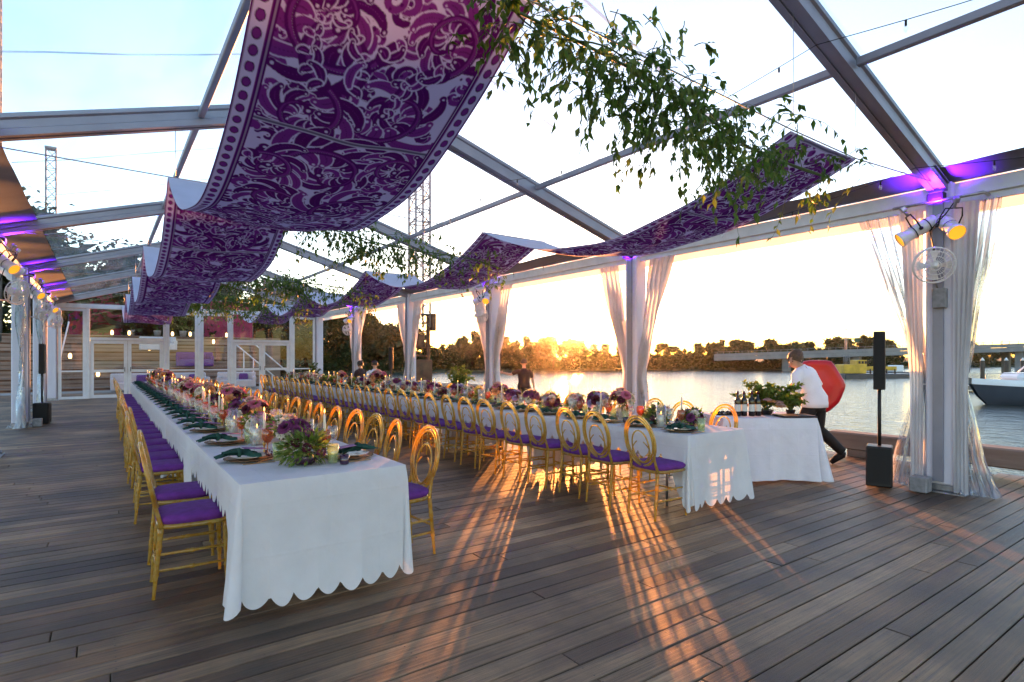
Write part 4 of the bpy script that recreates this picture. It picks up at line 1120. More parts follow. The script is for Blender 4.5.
    for s_ in 'LR':
        sh,el,wr=V('sh'+s_),V('el'+s_),V('wr'+s_); inn=sh.lerp(che,.38)
        if short_sleeve: e2=sh.lerp(el,.72); q.tube([inn,sh.lerp(inn,.3)+Vector((0,0,.004)),sh.lerp(el,.15),sh.lerp(el,.4),e2],[.070,.074,.072,.066,.066],14)
        else: q.tube([inn,sh.lerp(inn,.3)+Vector((0,0,.004)),sh.lerp(el,.12),sh.lerp(el,.5),sh.lerp(el,.88),el.lerp(wr,.10),el.lerp(wr,.5),el.lerp(wr,.93)],[.070,.076,.074,.064,.058,.056,.050,.041],14)
    q.build('shirt' if short_sleeve else 'jacket',body)
    q=mb(cloth_leg)
    loft(q,[(pel-Vector((0,0,.16)),.150,.118),(pel-Vector((0,0,.08)),.178,.130),(pel,.176,.126),(pel.lerp(che,.22),.155,.112)],20)
    for s_ in 'LR':
        hp,kn,an=V('hip'+s_),V('kn'+s_),V('an'+s_)
        if shorts: q.tube([hp+Vector((0,0,.02)),hp.lerp(kn,.3),hp.lerp(kn,.85)],[.108,.102,.095],14)
        else: q.tube([hp+Vector((0,0,.02)),hp.lerp(kn,.25),hp.lerp(kn,.65),kn,kn.lerp(an,.3),kn.lerp(an,.7),kn.lerp(an,.97)],[.098,.098,.086,.076,.074,.066,.062],14)
    q.build('shorts' if shorts else 'trousers',body)
    # hair cap: covers crown and back of the head, leaves the face
    q=mb(hairmat); r_=random.Random(len(label)); c=hd+Vector((0,0,.035)); right=fd.cross(Vector((0,0,1))).normalized()
    P=[]
    for i in range(12):
        ph=PI*.62*i/11; row=[]
        for j in range(25):
            a=2*PI*j/24; front=max(0,math.cos(a)); lim=ph*(1-.42*front)
            dd=fd*math.cos(a)*math.sin(lim)+right*math.sin(a)*math.sin(lim)+Vector((0,0,1))*math.cos(lim)
            rr=.101+.006*math.sin(j*3.1+i*1.7)
            p=c+Vector((dd.x*rr*1.0,dd.y*rr*1.02,dd.z*rr*1.06)); 
            if longhair and i>8: p+=Vector((0,0,-.012*(i-8)))-fd*.004*(i-8)
            row.append(p)
        P.append(row)
    q.grid(P); q.build('hair',body)
    if longhair:
        q=mb(hairmat); b_=c-fd*.105+Vector((0,0,.0)); q.lathe([(.001,-.04),(.030,-.028),(.042,0),(.030,.028),(.001,.04)],10,c=b_,capb=False,capt=False); q.build('hair_bun',body)
    # face
    q=mb('skin'); n=hd+fd*.095+Vector((0,0,-.002)); q.tube([n+Vector((0,0,.03))-fd*.012,n+fd*.018-Vector((0,0,.008)),n-Vector((0,0,.018))-fd*.008],[.007,.013,.007],6); q.build('nose',body)
    for s_ in (-1,1):
        q=mb('skin'); q.lathe([(.001,-.03),(.018,-.015),(.022,.01),(.012,.03),(.001,.034)],8,c=tuple(hd+right*s_*.083+Vector((0,0,.005))),capb=False,capt=False); q.build('ear',body)
        q=mb('hair_dark'); q.lathe([(.001,-.008),(.012,0),(.001,.008)],8,c=tuple(hd+fd*.088+right*s_*.032+Vector((0,0,.028))),capb=False,capt=False); q.build('eye',body)
        t=Vector(J['to'+('L' if s_<0 else 'R')]); an=Vector(J['an'+('L' if s_<0 else 'R')]); d=(t-an); d.z=min(d.z,0); 
        q=mb('cloth_black'); hl=an+Vector((0,0,-.035))-Vector((d.x,d.y,0)).normalized()*.035
        q.tube([hl,an+Vector((0,0,-.03)),an.lerp(t,.6)+Vector((0,0,-.006)),t+d.normalized()*.035],[.040,.048,.046,.030],10); q.build('shoe',body)
    q=mb('petal_pink'); q.box(tuple(hd+fd*.096+Vector((0,0,-.040))),(.04,.012,.010),rot=Vector((0,1,0)).rotation_difference(fd).to_matrix(),bev=.004); q.build('mouth',body)
    return body
# the server in white, walking, bent over, seen from behind-left (local +Y = facing)
srv=dict(pelvis=(0,-.02,.90),chest=(-.03,.08,1.17),neck=(-.07,.14,1.32),head=(-.12,.19,1.41),face=(-.85,.35,-.42),
    shL=(-.215,.13,1.24),elL=(-.28,.12,1.00),wrL=(-.17,.33,.99),shR=(.145,.09,1.26),elR=(.30,.01,1.05),wrR=(.13,.24,.99),
    hipL=(-.095,-.02,.84),knL=(-.10,.14,.48),anL=(-.10,.10,.09),toL=(-.11,.24,.035),
    hipR=(.095,-.03,.84),knR=(.17,-.02,.48),anR=(.36,-.26,.17),toR=(.33,-.15,.045))
# server faces left along the picture and slightly away
person('woman in white jacket and black trousers leaning forward beside the drinks table, head bowed',(7.95,3.98,0),R(10),srv,'jacket_white','cloth_black',True,'hair_brown',longhair=True,scale=1.03)
std=dict(pelvis=(0,0,.95),chest=(0,0,1.27),neck=(0,-.01,1.46),head=(0,.01,1.61),face=(.2,1,-.1),
    shL=(-.19,0,1.38),elL=(-.40,.10,1.28),wrL=(-.58,.22,1.33),shR=(.19,0,1.38),elR=(.27,-.03,1.10),wrR=(.33,.04,.86),
    hipL=(-.10,0,.88),knL=(-.11,.02,.49),anL=(-.12,-.01,.09),toL=(-.13,.13,.035),hipR=(.10,0,.88),knR=(.12,.03,.49),anR=(.13,-.01,.09),toR=(.14,.13,.035))
x,y=ray(524,17.2)
person('man in dark t-shirt and shorts standing by the water with one arm raised',(x,y,-.31),R(-20),std,'shirt_maroon','cloth_black',True,'hair_dark',short_sleeve=True,shorts=True)
sit=dict(pelvis=(0,0,.50),chest=(0,.02,.84),neck=(0,.02,1.02),head=(0,.04,1.16),face=(.1,1,-.1),
    shL=(-.19,0,.94),elL=(-.25,.06,.68),wrL=(-.15,.28,.62),shR=(.19,0,.94),elR=(.25,.06,.68),wrR=(.15,.28,.62),
    hipL=(-.10,.04,.48),knL=(-.12,.44,.49),anL=(-.12,.42,.09),toL=(-.12,.55,.035),hipR=(.10,.04,.48),knR=(.12,.44,.49),anR=(.12,.42,.09),toR=(.12,.55,.035))
x,y=ray(375,19.2); bx,by=x,y
person('man in pale blue shirt sitting with his back to the camera near the river',(x,y,.0),R(-10),sit,'shirt_blue','cloth_black',True,'hair_dark',scale=1.06)
x,y=ray(361,20.2)
person('person in dark maroon top sitting left of the man in pale blue',(x,y,.0),R(25),sit,'shirt_maroon','cloth_black',True,'hair_dark',scale=1.06,longhair=True)
for (x,y),lb in ((ray(375,19.2),'grey timber bench under the man in pale blue'),(ray(361,20.2),'grey timber bench under the person in maroon')):
    th=thing('bench',lb,'bench',(x,y,0),R(0)); q=mb('beam_wood',False); q.box((0,.05,.41),(.5,.40,.05),bev=.01); q.build('seat',th)
    for s_ in (-1,1): q=mb('beam_wood',False); q.box((s_*.2,.05,.193),(.06,.34,.384)); q.build('leg',th)

# ------------------------------------------------------------------ drinks table
ST_RZ=-YAW+R(2)
sx,sy=6.68,4.06
ct,st_=math.cos(ST_RZ),math.sin(ST_RZ)
def stp(a,b_,z): return (sx+ct*a-st_*b_, sy+st_*a+ct*b_, z)
fold_table(-.56,.56,-.38,.38,.766,'folding table under plain cloth beside the server in white')
o=[k for k in bpy.data.objects if k.get('label')=='folding table under plain cloth beside the server in white'][0]; o.location=(sx,sy,0); o.rotation_euler=(0,0,ST_RZ)
c=cloth(-.57,.57,-.39,.39,.770,.735,.735,.735,91,'plain white floor length cloth on the drinks table beside the server','service_linen',0,.13,.17)
c.location=(sx,sy,0); c.rotation_euler=(0,0,ST_RZ)
def bottle():
    th=thing('wine_bottle','','bottle'); q=mb('wine_glass_dark'); q.lathe([(.034,0),(.0375,.005),(.0375,.185),(.034,.205),(.016,.235),(.0145,.28),(.0145,.30)],14); q.build('glass_body',th)
    q=mb('wine_label'); q.lathe([(.0383,.06),(.0383,.145)],14,capb=False,capt=False); q.build('bottle_label',th)
    q=mb('foil'); q.lathe([(.0155,.265),(.0155,.305),(.001,.306)],12,capt=False); q.build('foil_cap',th); return th
PB=Placer(bottle())
bl=['leftmost','second from left','third from left','rightmost']
for k in range(4): PB(stp(-.30+.088*k,-.16+.02*(k%2),.774),0,f'dark wine bottle with pale label, {bl[k]} of four on the drinks table','wine bottles on the drinks table')
def bush(name,label,cat,loc,h,rad,nl,seed,pot='black',lm='leaf_b',flow=None,pot_r=.10,pot_h=.14,ls=(.05,.09),zc=.55,squash=1.0):
    r_=random.Random(seed); th=thing(name,label,cat,loc)
    q=mb(pot); q.lathe([(pot_r*.75,0),(pot_r,pot_h*.9),(pot_r*1.05,pot_h),(pot_r*.92,pot_h),(pot_r*.9,pot_h*.85),(.001,pot_h*.85)],16,capt=False); q.build('pot',th)
    st=mb('stem'); f=MB(); f.smooth=False
    for k in range(26):
        a=r_.uniform(0,6.28); e=r_.uniform(.2,1); tip=Vector((rad*e*math.cos(a)*squash,rad*e*math.sin(a),h*r_.uniform(zc,1)))
        pts=[Vector((0,0,pot_h*.8)).lerp(tip,t)+Vector((0,0,.15*h*math.sin(PI*t)))+Vector((r_.uniform(-.01,.01),r_.uniform(-.01,.01),0)) for t in (0,.25,.5,.75,1)]
        st.tube(pts,[.006,.005,.004,.003,.002],4,cap=False)
        for m_ in range(nl//26):
            t=r_.uniform(.25,1)*3.999; i=int(t); p=pts[i].lerp(pts[i+1],t-i); d=Vector((r_.uniform(-1,1),r_.uniform(-1,1),r_.uniform(-.4,.9)))
            f.mat(lm if r_.random()<.6 else 'leaf_a'); l=r_.uniform(*ls); f.leaf(p,d,(r_.random(),r_.random(),1),l,l*.5)
    st.build('stem',th); f.build('foliage',th)
    if flow:
        for k in range(9):
            a=r_.uniform(0,6.28); me=bloom_me(r_.choice(flow),.05,'rose'); o=bpy.data.objects.new('bloom',me); COL.objects.link(o); o.parent=th
            o.location=(rad*.5*math.cos(a),rad*.5*math.sin(a),pot_h+.04+r_.uniform(0,.10))
    return th
bush('leafy_arrangement','sprawling olive green branches with orange roses on the drinks table behind the bottles','flower arrangement',stp(.14,.04,.774),.40,.40,1900,5,flow=['peach','blush'],pot_r=.10,pot_h=.06,ls=(.045,.075),zc=.3,squash=1.15)
bush('leafy_arrangement','smaller olive green branches at the server end of the drinks table','flower arrangement',stp(.50,.10,.774),.26,.20,800,6,pot_r=.06,pot_h=.05,ls=(.045,.07),zc=.3)
q=mb('black'); q.lathe([(.15,0),(.17,.012),(.165,.016),(.14,.008),(.001,.006)],20,c=stp(-.37,.10,.774),capt=False)
for k in range(9):
    a=k*.7; q.lathe([(.016,.0),(.026,.01),(.022,.02),(.001,.028)],8,c=tuple(Vector(stp(-.37,.10,.784))+Vector((.09*math.cos(a),.09*math.sin(a),0))),capt=False)
tag(q.build('serving_tray'),'round black tray of small dark bites at the left end of the drinks table','tray')
q=mb('black'); q.box((0,0,.012),(.42,.28,.02),bev=.008); o=q.build('serving_tray'); o.location=stp(.36,-.25,.774); o.rotation_euler=(0,0,ST_RZ); tag(o,'flat black rectangular tray in front of the branches on the drinks table','tray')

# red rescue board case: rounded six sided red housing beyond the server
th=thing('rescue_ring_case','large red rounded six sided life ring case on a post behind the server','life ring case',(9.16,4.52,0),R(-64))
prof=[(-.20,.40),(.20,.40),(.40,.02),(.30,-.26),(.14,-.42),(-.14,-.42),(-.30,-.26),(-.40,.02)]
def rounded(pts,s_=1):
    out=[]; n=len(pts)
    for i in range(n):
        a=Vector(pts[i-1]);b_=Vector(pts[i]);c=Vector(pts[(i+1)%n])
        out+=[tuple(b_.lerp(a,.22)*s_),tuple((b_*.9+b_.lerp(a,.2)*.05+b_.lerp(c,.2)*.05)*s_ if False else (b_.lerp(a,.08).lerp(b_.lerp(c,.08),.5))*s_),tuple(b_.lerp(c,.22)*s_)]
    return out
R0=rounded(prof); n=len(R0); q=mb('red_vinyl'); vs=[];lay=[(.96,-.09),(1,-.07),(1,.03),(.95,.07),(.80,.085),(.76,.075),(.5,.095),(.1,.10)]
for s_,yy in lay: vs+=[(a*s_,yy*-1,1.05+b_*s_) for a,b_ in R0]
q.add(vs,[(r_*n+i,r_*n+(i+1)%n,(r_+1)*n+(i+1)%n,(r_+1)*n+i) for r_ in range(len(lay)-1) for i in range(n)]+[tuple(range(n))[::-1],tuple((len(lay)-1)*n+i for i in range(n))]); q.build('case',th)
q=mb('beam_wood'); q.box((0,.14,.55),(.10,.10,1.1),bev=.01); q.build('post',th)

# kerb timber at the deck edge on blocks
th=thing('kerb_beam','long weathered timber kerb beam on blocks at the river edge of the deck','timber beam',(9.27,0,0))
q=mb('beam_wood'); q.box((0,-.6,.235),(.30,9.9,.25),bev=.02); q.build('beam',th)
for k in range(9): q=mb('beam_wood'); q.box((0,3.9-k*1.1,.055),(.26,.35,.11),bev=.01); q.build('block',th)

# ------------------------------------------------------------------ speakers
def speaker_proto():
    th=thing('column_speaker','','speaker')
    q=mb('black'); q.box((0,0,.24),(.28,.26,.46),bev=.012); sb=q.build('subwoofer',th)
    q=mb('black_mesh'); q.box((-.142,0,.25),(.008,.22,.40)); q.build('grille',sb)
    q=mb('black'); q.tube([(0,0,.465),(0,0,1.14)],.019,10); q.build('pole',th)
    q=mb('black'); q.box((0,0,1.46),(.10,.12,.68),bev=.01); c_=q.build('column_body',th)
    q=mb('black_mesh'); q.box((-.052,0,1.46),(.006,.10,.64)); q.build('grille',c_)
    return th
PS=Placer(speaker_proto())
PS((7.36,2.92,0),R(20),'tall black column speaker on a subwoofer beside the nearest riverside leg','column speakers around the deck')
x,y=ray(391,17.9); PS((x,y,0),R(10),'distant black column speaker behind the riverside table near the seated people','column speakers around the deck')
PS((-1.12,16.6,0),R(170),'black column speaker beside the silvery curtains on the left wall','column speakers around the deck')
# gray junction box at first leg
q=mb('gray_box'); q.box((XR-.30,YS[1]+.12,.09),(.16,.17,.17),bev=.01); tag(q.build('junction_box'),'small grey box on the deck at the foot of the nearest riverside leg','box')
q=mb('gray_box'); q.box((XL+.30,YS[4]-.15,.09),(.16,.17,.17),bev=.01); tag(q.build('junction_box'),'small grey box at the foot of the left wall leg by the black speaker','box')

# ------------------------------------------------------------------ stage lights and fans
def spot_proto():
    th=thing('stage_spotlight','','stage light')
    # barrel along +X local, slightly down is done by the object's rotation
    B=Matrix.Rotation(PI/2,4,'Y')
    q=mb('white_plastic'); q.lathe([(.03,-.20),(.065,-.19),(.075,-.12),(.075,.0),(.068,.01),(.068,.15),(.082,.16),(.086,.21),(.082,.215)],18,M=B,capt=False); b_=q.build('barrel',th)
    for z in (-.10,.05):
        q=mb('black'); q.lathe([(.079,z),(.079,z+.012)],18,M=B,capb=False,capt=False); q.build('ring',b_)
    q=mb('lamp_amber'); q.lathe([(.001,.198),(.080,.200)],18,M=B,capt=False,capb=False); q.build('lens',b_)
    q=mb('black'); q.tube([(0,-.095,0),(0,-.105,.10),(0,-.08,.19),(0,.08,.19),(0,.105,.10),(0,.095,0)],.008,6); q.build('yoke',th)
    q=mb('galv'); q.tube([(0,0,.19),(0,0,.27)],.016,8); q.box((0,0,.28),(.06,.05,.06),bev=.008); q.build('clamp',th)
    for s_ in (-1,1): q=mb('black'); q.lathe([(.02,0),(.02,.02)],8,M=Matrix.Translation((0,s_*.10,0))@Matrix.Rotation(PI/2,4,'X')); q.build('knob',th)
    return th
def fan_proto():
    th=thing('wall_fan','','fan')
    B=Matrix.Rotation(PI/2,4,'Y')
    q=mb('white_plastic')
    for r_,xx in ((.19,.05),(.19,0),(.15,.075),(.10,.088),(.05,.092)):
        q.tube([(xx,r_*math.cos(a),r_*math.sin(a)) for a in [2*PI*k/24 for k in range(24)]],.0045 if r_<.19 else .008,5,closed=True)
    for k in range(28):
        a=2*PI*k/28; q.tube([(.0,.19*math.cos(a),.19*math.sin(a)),(.05,.19*math.cos(a),.19*math.sin(a)),(.085,.11*math.cos(a),.11*math.sin(a)),(.092,.03*math.cos(a),.03*math.sin(a))],.0022,4,cap=False)
    q.build('cage',th)
    for k in range(4):
        q=mb('white_plastic'); a=k*PI/2; P=[]
        for i in range(5):
            t=i/4; rr=.03+.13*t; P.append([(.03+.02*(j-1)*(1-.3*t),rr*math.cos(a+.25*(j-1)*(1+.3*t)),rr*math.sin(a+.25*(j-1)*(1+.3*t))) for j in range(3)])
        q.grid(P); q.build('blade',th)
    q=mb('white_plastic'); q.lathe([(.04,-.12),(.055,-.10),(.055,-.01),(.035,.02),(.03,.095),(.001,.10)],14,M=B,capt=False); q.build('motor',th)
    q=mb('white_plastic'); q.tube([(-.07,0,-.05),(-.08,0,-.16),(-.20,0,-.18)],.014,6); q.build('bracket',th)
    return th
sp=spot_proto(); fn=fan_proto(); PSp=Placer(sp); PFn=Placer(fn)
def uplight(loc,label):
    th=thing('uplight','','uplight',loc); q=mb('black'); q.box((0,0,0),(.10,.16,.08),bev=.01); q.build('housing',th)
    q=mb('lamp_purple'); q.box((0,0,.043),(.07,.12,.006)); q.build('lens',th); tag(th,label,'uplight','purple uplights on the legs')
    l=bpy.data.lights.new('purple_light','SPOT'); l.color=(.13,.008,1); l.energy=22; l.shadow_soft_size=.04; l.spot_size=R(125); l.spot_blend=.8
    lo=bpy.data.objects.new('purple_light',l); COL.objects.link(lo); sg_=-1 if loc[0]>3 else 1; lo.location=(loc[0]+sg_*.12,loc[1],loc[2]-.10); lo.rotation_euler=(PI,sg_*-.25,0)
def rig(x,y,side,where,grp=True):
    """bracket arm with two spots, a fan below and an uplight"""
    s_=-side
    th=thing('lighting_bracket',f'galvanised pipe bracket holding stage lights on {where}','bracket',(x,y,0))
    q=mb('galv'); q.tube([(s_*.05,-.42,3.22),(s_*.22,-.42,3.22),(s_*.22,.42,3.22)],.017,8); q.build('pipe',th)
    q=mb('black'); q.tube([(s_*.22,-.2,3.22),(s_*.30,-.12,3.05),(s_*.24,.05,2.9),(s_*.16,.02,2.6),(s_*.13,0,2.4)],.007,5); q.build('cable',th)
    a=0 if side<0 else PI
    o=PSp((x+s_*.24,y+.16,2.93),0,f'amber lensed stage spotlight aimed away from camera, {where}','stage spotlights on the legs'); o.rotation_euler=(0,.55,a-(.95 if side>0 else -.6))
    o=PSp((x+s_*.24,y-.12,2.93),0,f'amber lensed stage spotlight aimed towards camera, {where}','stage spotlights on the legs'); o.rotation_euler=(0,.60,a+(.75 if side>0 else -.75))
    o=PFn((x+s_*.36,y-.02,2.50),0,f'round white caged fan, {where}','caged fans on the legs'); o.rotation_euler=(0,.25,a+(.55 if side>0 else -.6))
    uplight((x+s_*.20,y,3.27),f'small purple uplight above the fan on {where}')
rig(XR,YS[1],1,'the nearest riverside leg'); rig(XR,YS[3],1,'the third riverside leg'); rig(XR,YS[5],1,'the fifth riverside leg')
rig(XL,YS[3],-1,'the left wall leg closest to the camera'); rig(XL,YS[4],-1,'the left wall leg by the black speaker'); rig(XL,YS[5],-1,'the left wall leg nearest the glass wall')
uplight((XR-.2,YS[2],3.27),'small purple uplight on the second riverside leg'); uplight((XL+.2,YS[2],3.27),'small purple uplight on the left leg beside the camera')
q=mb('gray_box'); q.box((XR-.16,YS[1]-.02,2.15),(.10,.13,.22),bev=.01); q.tube([(XR-.17,YS[1],2.26),(XR-.19,YS[1]+.05,2.4),(XR-.15,YS[1]+.02,2.62)],.006,5); tag(q.build('switch_box'),'grey electrical box with cable below the fan on the nearest leg','electrical box')

# ------------------------------------------------------------------ potted plants
bush('potted_plant','bushy green potted plant on the river side left of the third leg','plant',(8.2,14.1,0),1.25,.42,1400,21,pot='gray_box',pot_r=.2,pot_h=.35,ls=(.07,.13),zc=.45)
bush('potted_shrub','dark green round potted shrub by the far end of the glass wall','plant',(7.1,23.9,0),1.25,.30,1500,22,pot='gray_box',lm='leaf_c',pot_r=.2,pot_h=.35,ls=(.06,.1),zc=.4)

# ------------------------------------------------------------------ trees
def tree_proto(seed,h,w,nl,ls,name='tree',lm='tree_leaf'):
    r_=random.Random(seed); th=thing(name,'','tree')
    t=mb('bark'); top=Vector((r_.uniform(-.3,.3),r_.uniform(-.3,.3),h*.62))
    t.tube([(0,0,0),(.05,.02,h*.15),tuple(top*.55),tuple(top)],[h*.030,h*.024,h*.018,h*.008],7)
    cl=[]
    for k in range(22):
        a=r_.uniform(0,6.28); e=r_.uniform(.05,1)**.6; zz=r_.uniform(.16,.98); rr=w/2*math.sin(PI*min(.90,max(.22,zz*.93)))**.7
        c=Vector((rr*e*math.cos(a),rr*e*math.sin(a),h*zz*.92)); cl.append((c,w*r_.uniform(.13,.22)))
        if k%2==0: s_=Vector((0,0,h*r_.uniform(.2,.45))); t.tube([s_,s_.lerp(c,.5)+Vector((0,0,-.03*h)),c],[h*.012,h*.008,h*.003],5,cap=False)
    t.build('trunk',th)
    f=MB(); f.smooth=False
    for c,cr in cl:
        for k in range(26):
            d=Vector((r_.gauss(0,1),r_.gauss(0,1),r_.gauss(0,1))).normalized(); f.mat(lm); l=cr*.95
            f.leaf(c+d*cr*.25*r_.random()-d*l*.3,d,(r_.random(),r_.random(),1),l,l*.9,.1)
    for k in range(nl):
        c,cr=cl[r_.randrange(len(cl))]; d=Vector((r_.gauss(0,1),r_.gauss(0,1),r_.gauss(0,.8))); d.normalize(); p=c+d*cr*r_.uniform(.3,1.05)**.5*(1+ .35*(r_.random()<.1))
        f.mat(lm if r_.random()<.6 else 'tree_leaf_b'); l=ls*r_.uniform(.6,1.3)
        f.leaf(p,(r_.uniform(-1,1),r_.uniform(-1,1),r_.uniform(-.7,.7)),(r_.random(),r_.random(),1),l,l*.7)
    f.build('crown',th); return th
TP=[Placer(tree_proto(30+k,1.0*7,(8.5,7.0,9.5,7.5,8.5)[k],3000,.34)) for k in range(5)]
rtree=random.Random(4)
# (px, distance, height of crown top in px above horizon)
spots=[]
def row(p0,p1,step,d0,d1,tops):
    px=p0
    while px<p1:
        t=(px-p0)/(p1-p0); i=t*(len(tops)-1); k=min(len(tops)-2,int(i)); tp_=tops[k]+(tops[k+1]-tops[k])*(i-k)
        spots.append((px,d0+(d1-d0)*t+rtree.uniform(0,7),tp_+rtree.uniform(-3,3))); px+=step*rtree.uniform(.8,1.2)
row(150,428,21,98,104,[44,50,40,34,38,44,40,30,12])
row(160,420,30,112,116,[48,44,44,36])
row(436,470,13,114,114,[8,11,16])
row(472,640,17,112,116,[22,19,22,22,20,16,13,12])
row(645,830,14,120,124,[10,10,11,15,14,15,14,12,15])
row(834,905,13,140,150,[15,18,15,9])
row(965,1060,16,168,176,[12,9,8,9])
for i,(px,d,tp_) in enumerate(spots):
    x,y=ray(px,d); hh=1.5+tp_*d/571+.6; k=rtree.randrange(5)
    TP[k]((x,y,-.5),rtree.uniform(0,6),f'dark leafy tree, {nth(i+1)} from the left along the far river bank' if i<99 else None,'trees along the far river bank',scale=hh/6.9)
spots.sort()
# bank scrub
def scrub(name,label,pts,n,ls,seed,mats=('tree_leaf','tree_leaf_b'),h=1.6,dd=4):
    r_=random.Random(seed); f=MB(); f.smooth=False
    for k in range(n):
        t=r_.random()*(len(pts)-1.001); i=int(t); px=pts[i][0]+(pts[i+1][0]-pts[i][0])*(t-i); d=pts[i][1]+(pts[i+1][1]-pts[i][1])*(t-i)+r_.random()*dd
        x,y=ray(px,d); z=-1.1+h*r_.random()**1.3*(1+.5*math.sin(px*.13)); f.mat(mats[r_.random()<.4]); l=ls*r_.uniform(.6,1.4)
        f.leaf((x,y,z),(r_.uniform(-1,1),r_.uniform(-1,1),r_.uniform(-.5,.8)),(r_.random(),r_.random(),1),l,l*.7)
    tag(f.build(name),kind='stuff',label=label)
scrub('bank_scrub','dark low scrub along the far river bank',FB[1:-2],16000,.7,3,h=2.4,dd=6)
# nearer trees behind the glass wall and left of the tent
TN=[Placer(tree_proto(60+k,7,(6,7)[k],5200,.24)) for k in range(2)]
near=[(-9.5,20,2.9),(-11,27,3.3),(-9,34,4),(-3.5,44,10),(0,47,8.5),(3.2,45,9.5),(6.5,46,8),(9.5,50,9),(12.5,52,8),(-12,13,2.8),(17,62,8.5),(-7,42,5.5)]
for i,(x,y,hh) in enumerate(near):
    TN[i%2]((x,y,-.4 if y>35 else -.12),i*1.3,f'broad green tree, {nth(i+1)} of those standing behind the glass wall and the left side','trees behind the marquee',scale=hh/6.9)

# ------------------------------------------------------------------ terraces beyond the glass wall
q=mb('step_wood',False)
for k in range(7):
    q.mat('step_wood'); 
    for j in range(5): q.box((1.6,31.6+k*.95+.10+j*.19,.14+.42*k-.02),(11.4,.18,.04))
    q.mat('rust'); q.box((1.6,31.6+k*.95+.51,.14+.42*k-.235),(11.3,.94,.38))
    q.mat('step_wood'); q.box((1.6,31.6+k*.95+.025,.14+.42*k-.19),(11.3,.03,.14)); q.box((1.6,31.6+k*.95+.025,.14+.42*k-.35),(11.3,.03,.12))
tag(q.build('terrace_steps'),'wide brown timber steps rising behind the glass end wall','steps')
sheet('upper_terrace',-4.1,9.2,38.25,43,2.70,'step_wood')
q=mb('step_wood',False); q.box((2.55,40.62,1.1),(13.3,4.7,3.18)); tag(q.build('terrace_base'),kind='structure')
q=mb('paving',False); q.add([(-8,29.5,-.01),(10,29.5,-.01),(10,31.7,-.01),(-8,31.7,-.01)],[(0,1,2,3)]); tag(q.build('paving'),kind='structure')
def sofa(label,x,y,z,rz,mat='sofa_white'):
    th=thing('lounge_sofa',label,'sofa',(x,y,z),rz,'lounge sofas beyond the glass wall')
    q=mb(mat,False); q.box((0,0,.22),(1.7,.75,.36),bev=.04); q.build('seat',th); q=mb(mat,False); q.box((0,.33,.52),(1.7,.18,.5),bev=.04); q.build('backrest',th)
    for s_ in(-1,1): q=mb(mat,False); q.box((s_*.78,-.02,.46),(.16,.7,.22),bev=.03); q.build('armrest',th)
    q=mb('sofa_purple',False); q.box((.3,.18,.52),(.4,.14,.35),rot=Matrix.Rotation(.2,3,'X'),bev=.04); q.build('cushion',th)
sofa('white sofa beyond the left pair of doors',1.1,30.3,0,0); sofa('white sofa seen between the two pairs of doors',3.2,30.4,0,R(8)); sofa('white sofa on the steps between the doors',2.4,35.95,1.82,0); sofa('small white sofa in front of the right doors steps',5.3,30.5,0,R(-10)); sofa('purple sofa half way up the steps behind the middle panes',3.9,33.9,.98,R(-4),'sofa_purple')
for k,(x,y) in enumerate(((1.3,39.4),(2.6,39.6),(3.9,39.4),(4.6,40.2))):
    bush('potted_cypress',f'slim dark green potted evergreen, {nth(k+1)} from the left on the top terrace','plant',(x,y,2.71),1.9,.28,700,70+k,pot='gray_box',lm='leaf_c',pot_r=.2,pot_h=.35,ls=(.10,.18),zc=.25)
def banner(label,x0,x1,y,z0,z1):
    th=thing('red_backdrop',label,'backdrop',((x0+x1)/2,y,z0)); q=mb('banner_red'); P=[]
    for i in range(7): P.append([((x0-x1)/2+(x1-x0)*j/24,.05*math.sin(j*1.3),(z1-z0)*i/6) for j in range(25)])
    q.grid(P); q.build('curtain_panel',th); q=mb('galv'); 
    q.tube([((x0-x1)/2,0,0),((x0-x1)/2,0,z1-z0),((x1-x0)/2,0,z1-z0),((x1-x0)/2,0,0)],.03,6); q.build('frame',th)
banner('crimson draped backdrop behind the left doors',-1.6,.9,41,2.71,5.2); banner('crimson draped backdrop behind the middle panes',5.0,8.3,42,2.71,5.2); 
# balustrade of a stair to the right
th=thing('stair_railing','white slanted stair railing seen through the right pair of doors','railing',(0,0,0))
for a in (0,.9):
    q=mb('white_frame'); q.tube([(5.2+a,31.2,2.3),(7.2+a,31.2,.5)],.035,6); q.build('handrail',th)
for k in range(5): q=mb('white_frame'); q.tube([(5.3+k*.45,31.2,0),(5.3+k*.45,31.2,2.2-k*.40)],.025,6); q.build('post',th)
th=thing('stair_railing','slim white handrail rising beyond the left end of the glass wall','railing',(0,0,0))
for a in (0,.35): q=mb('white_frame'); q.tube([(-1.6-a,28.5,.2),(-1.1-a,28.5,2.9)],.03,6); q.build('handrail',th)
for k,(x,y) in enumerate(((-.2,33),(2.0,36),(4.6,35),(1.2,38.9),(3.3,38.8),(6.2,39),(-2,37),(-.6,36.9),(.4,38.7),(5.2,37),(2.6,33),(-1.3,34.8),(4.2,38.7))):
    th=thing('lantern',f'small glowing lantern, {nth(k+1)} of those on the timber terrace','lantern',(x,y,(.14+.42*math.floor((y-31.6)/.95)) if y<38.2 else 2.71),0,'lanterns on the terrace')
    q=mb('black',False); 
    for sx_ in(-1,1):
        for sy_ in(-1,1): q.box((sx_*.08,sy_*.08,.17),(.015,.015,.30))
    q.box((0,0,.01),(.19,.19,.02)); q.box((0,0,.33),(.19,.19,.02)); q.build('frame',th)
    q=mb('bulb'); q.lathe([(.05,.03),(.075,.12),(.06,.24),(.001,.29)],10,capt=False); q.build('bulb',th)

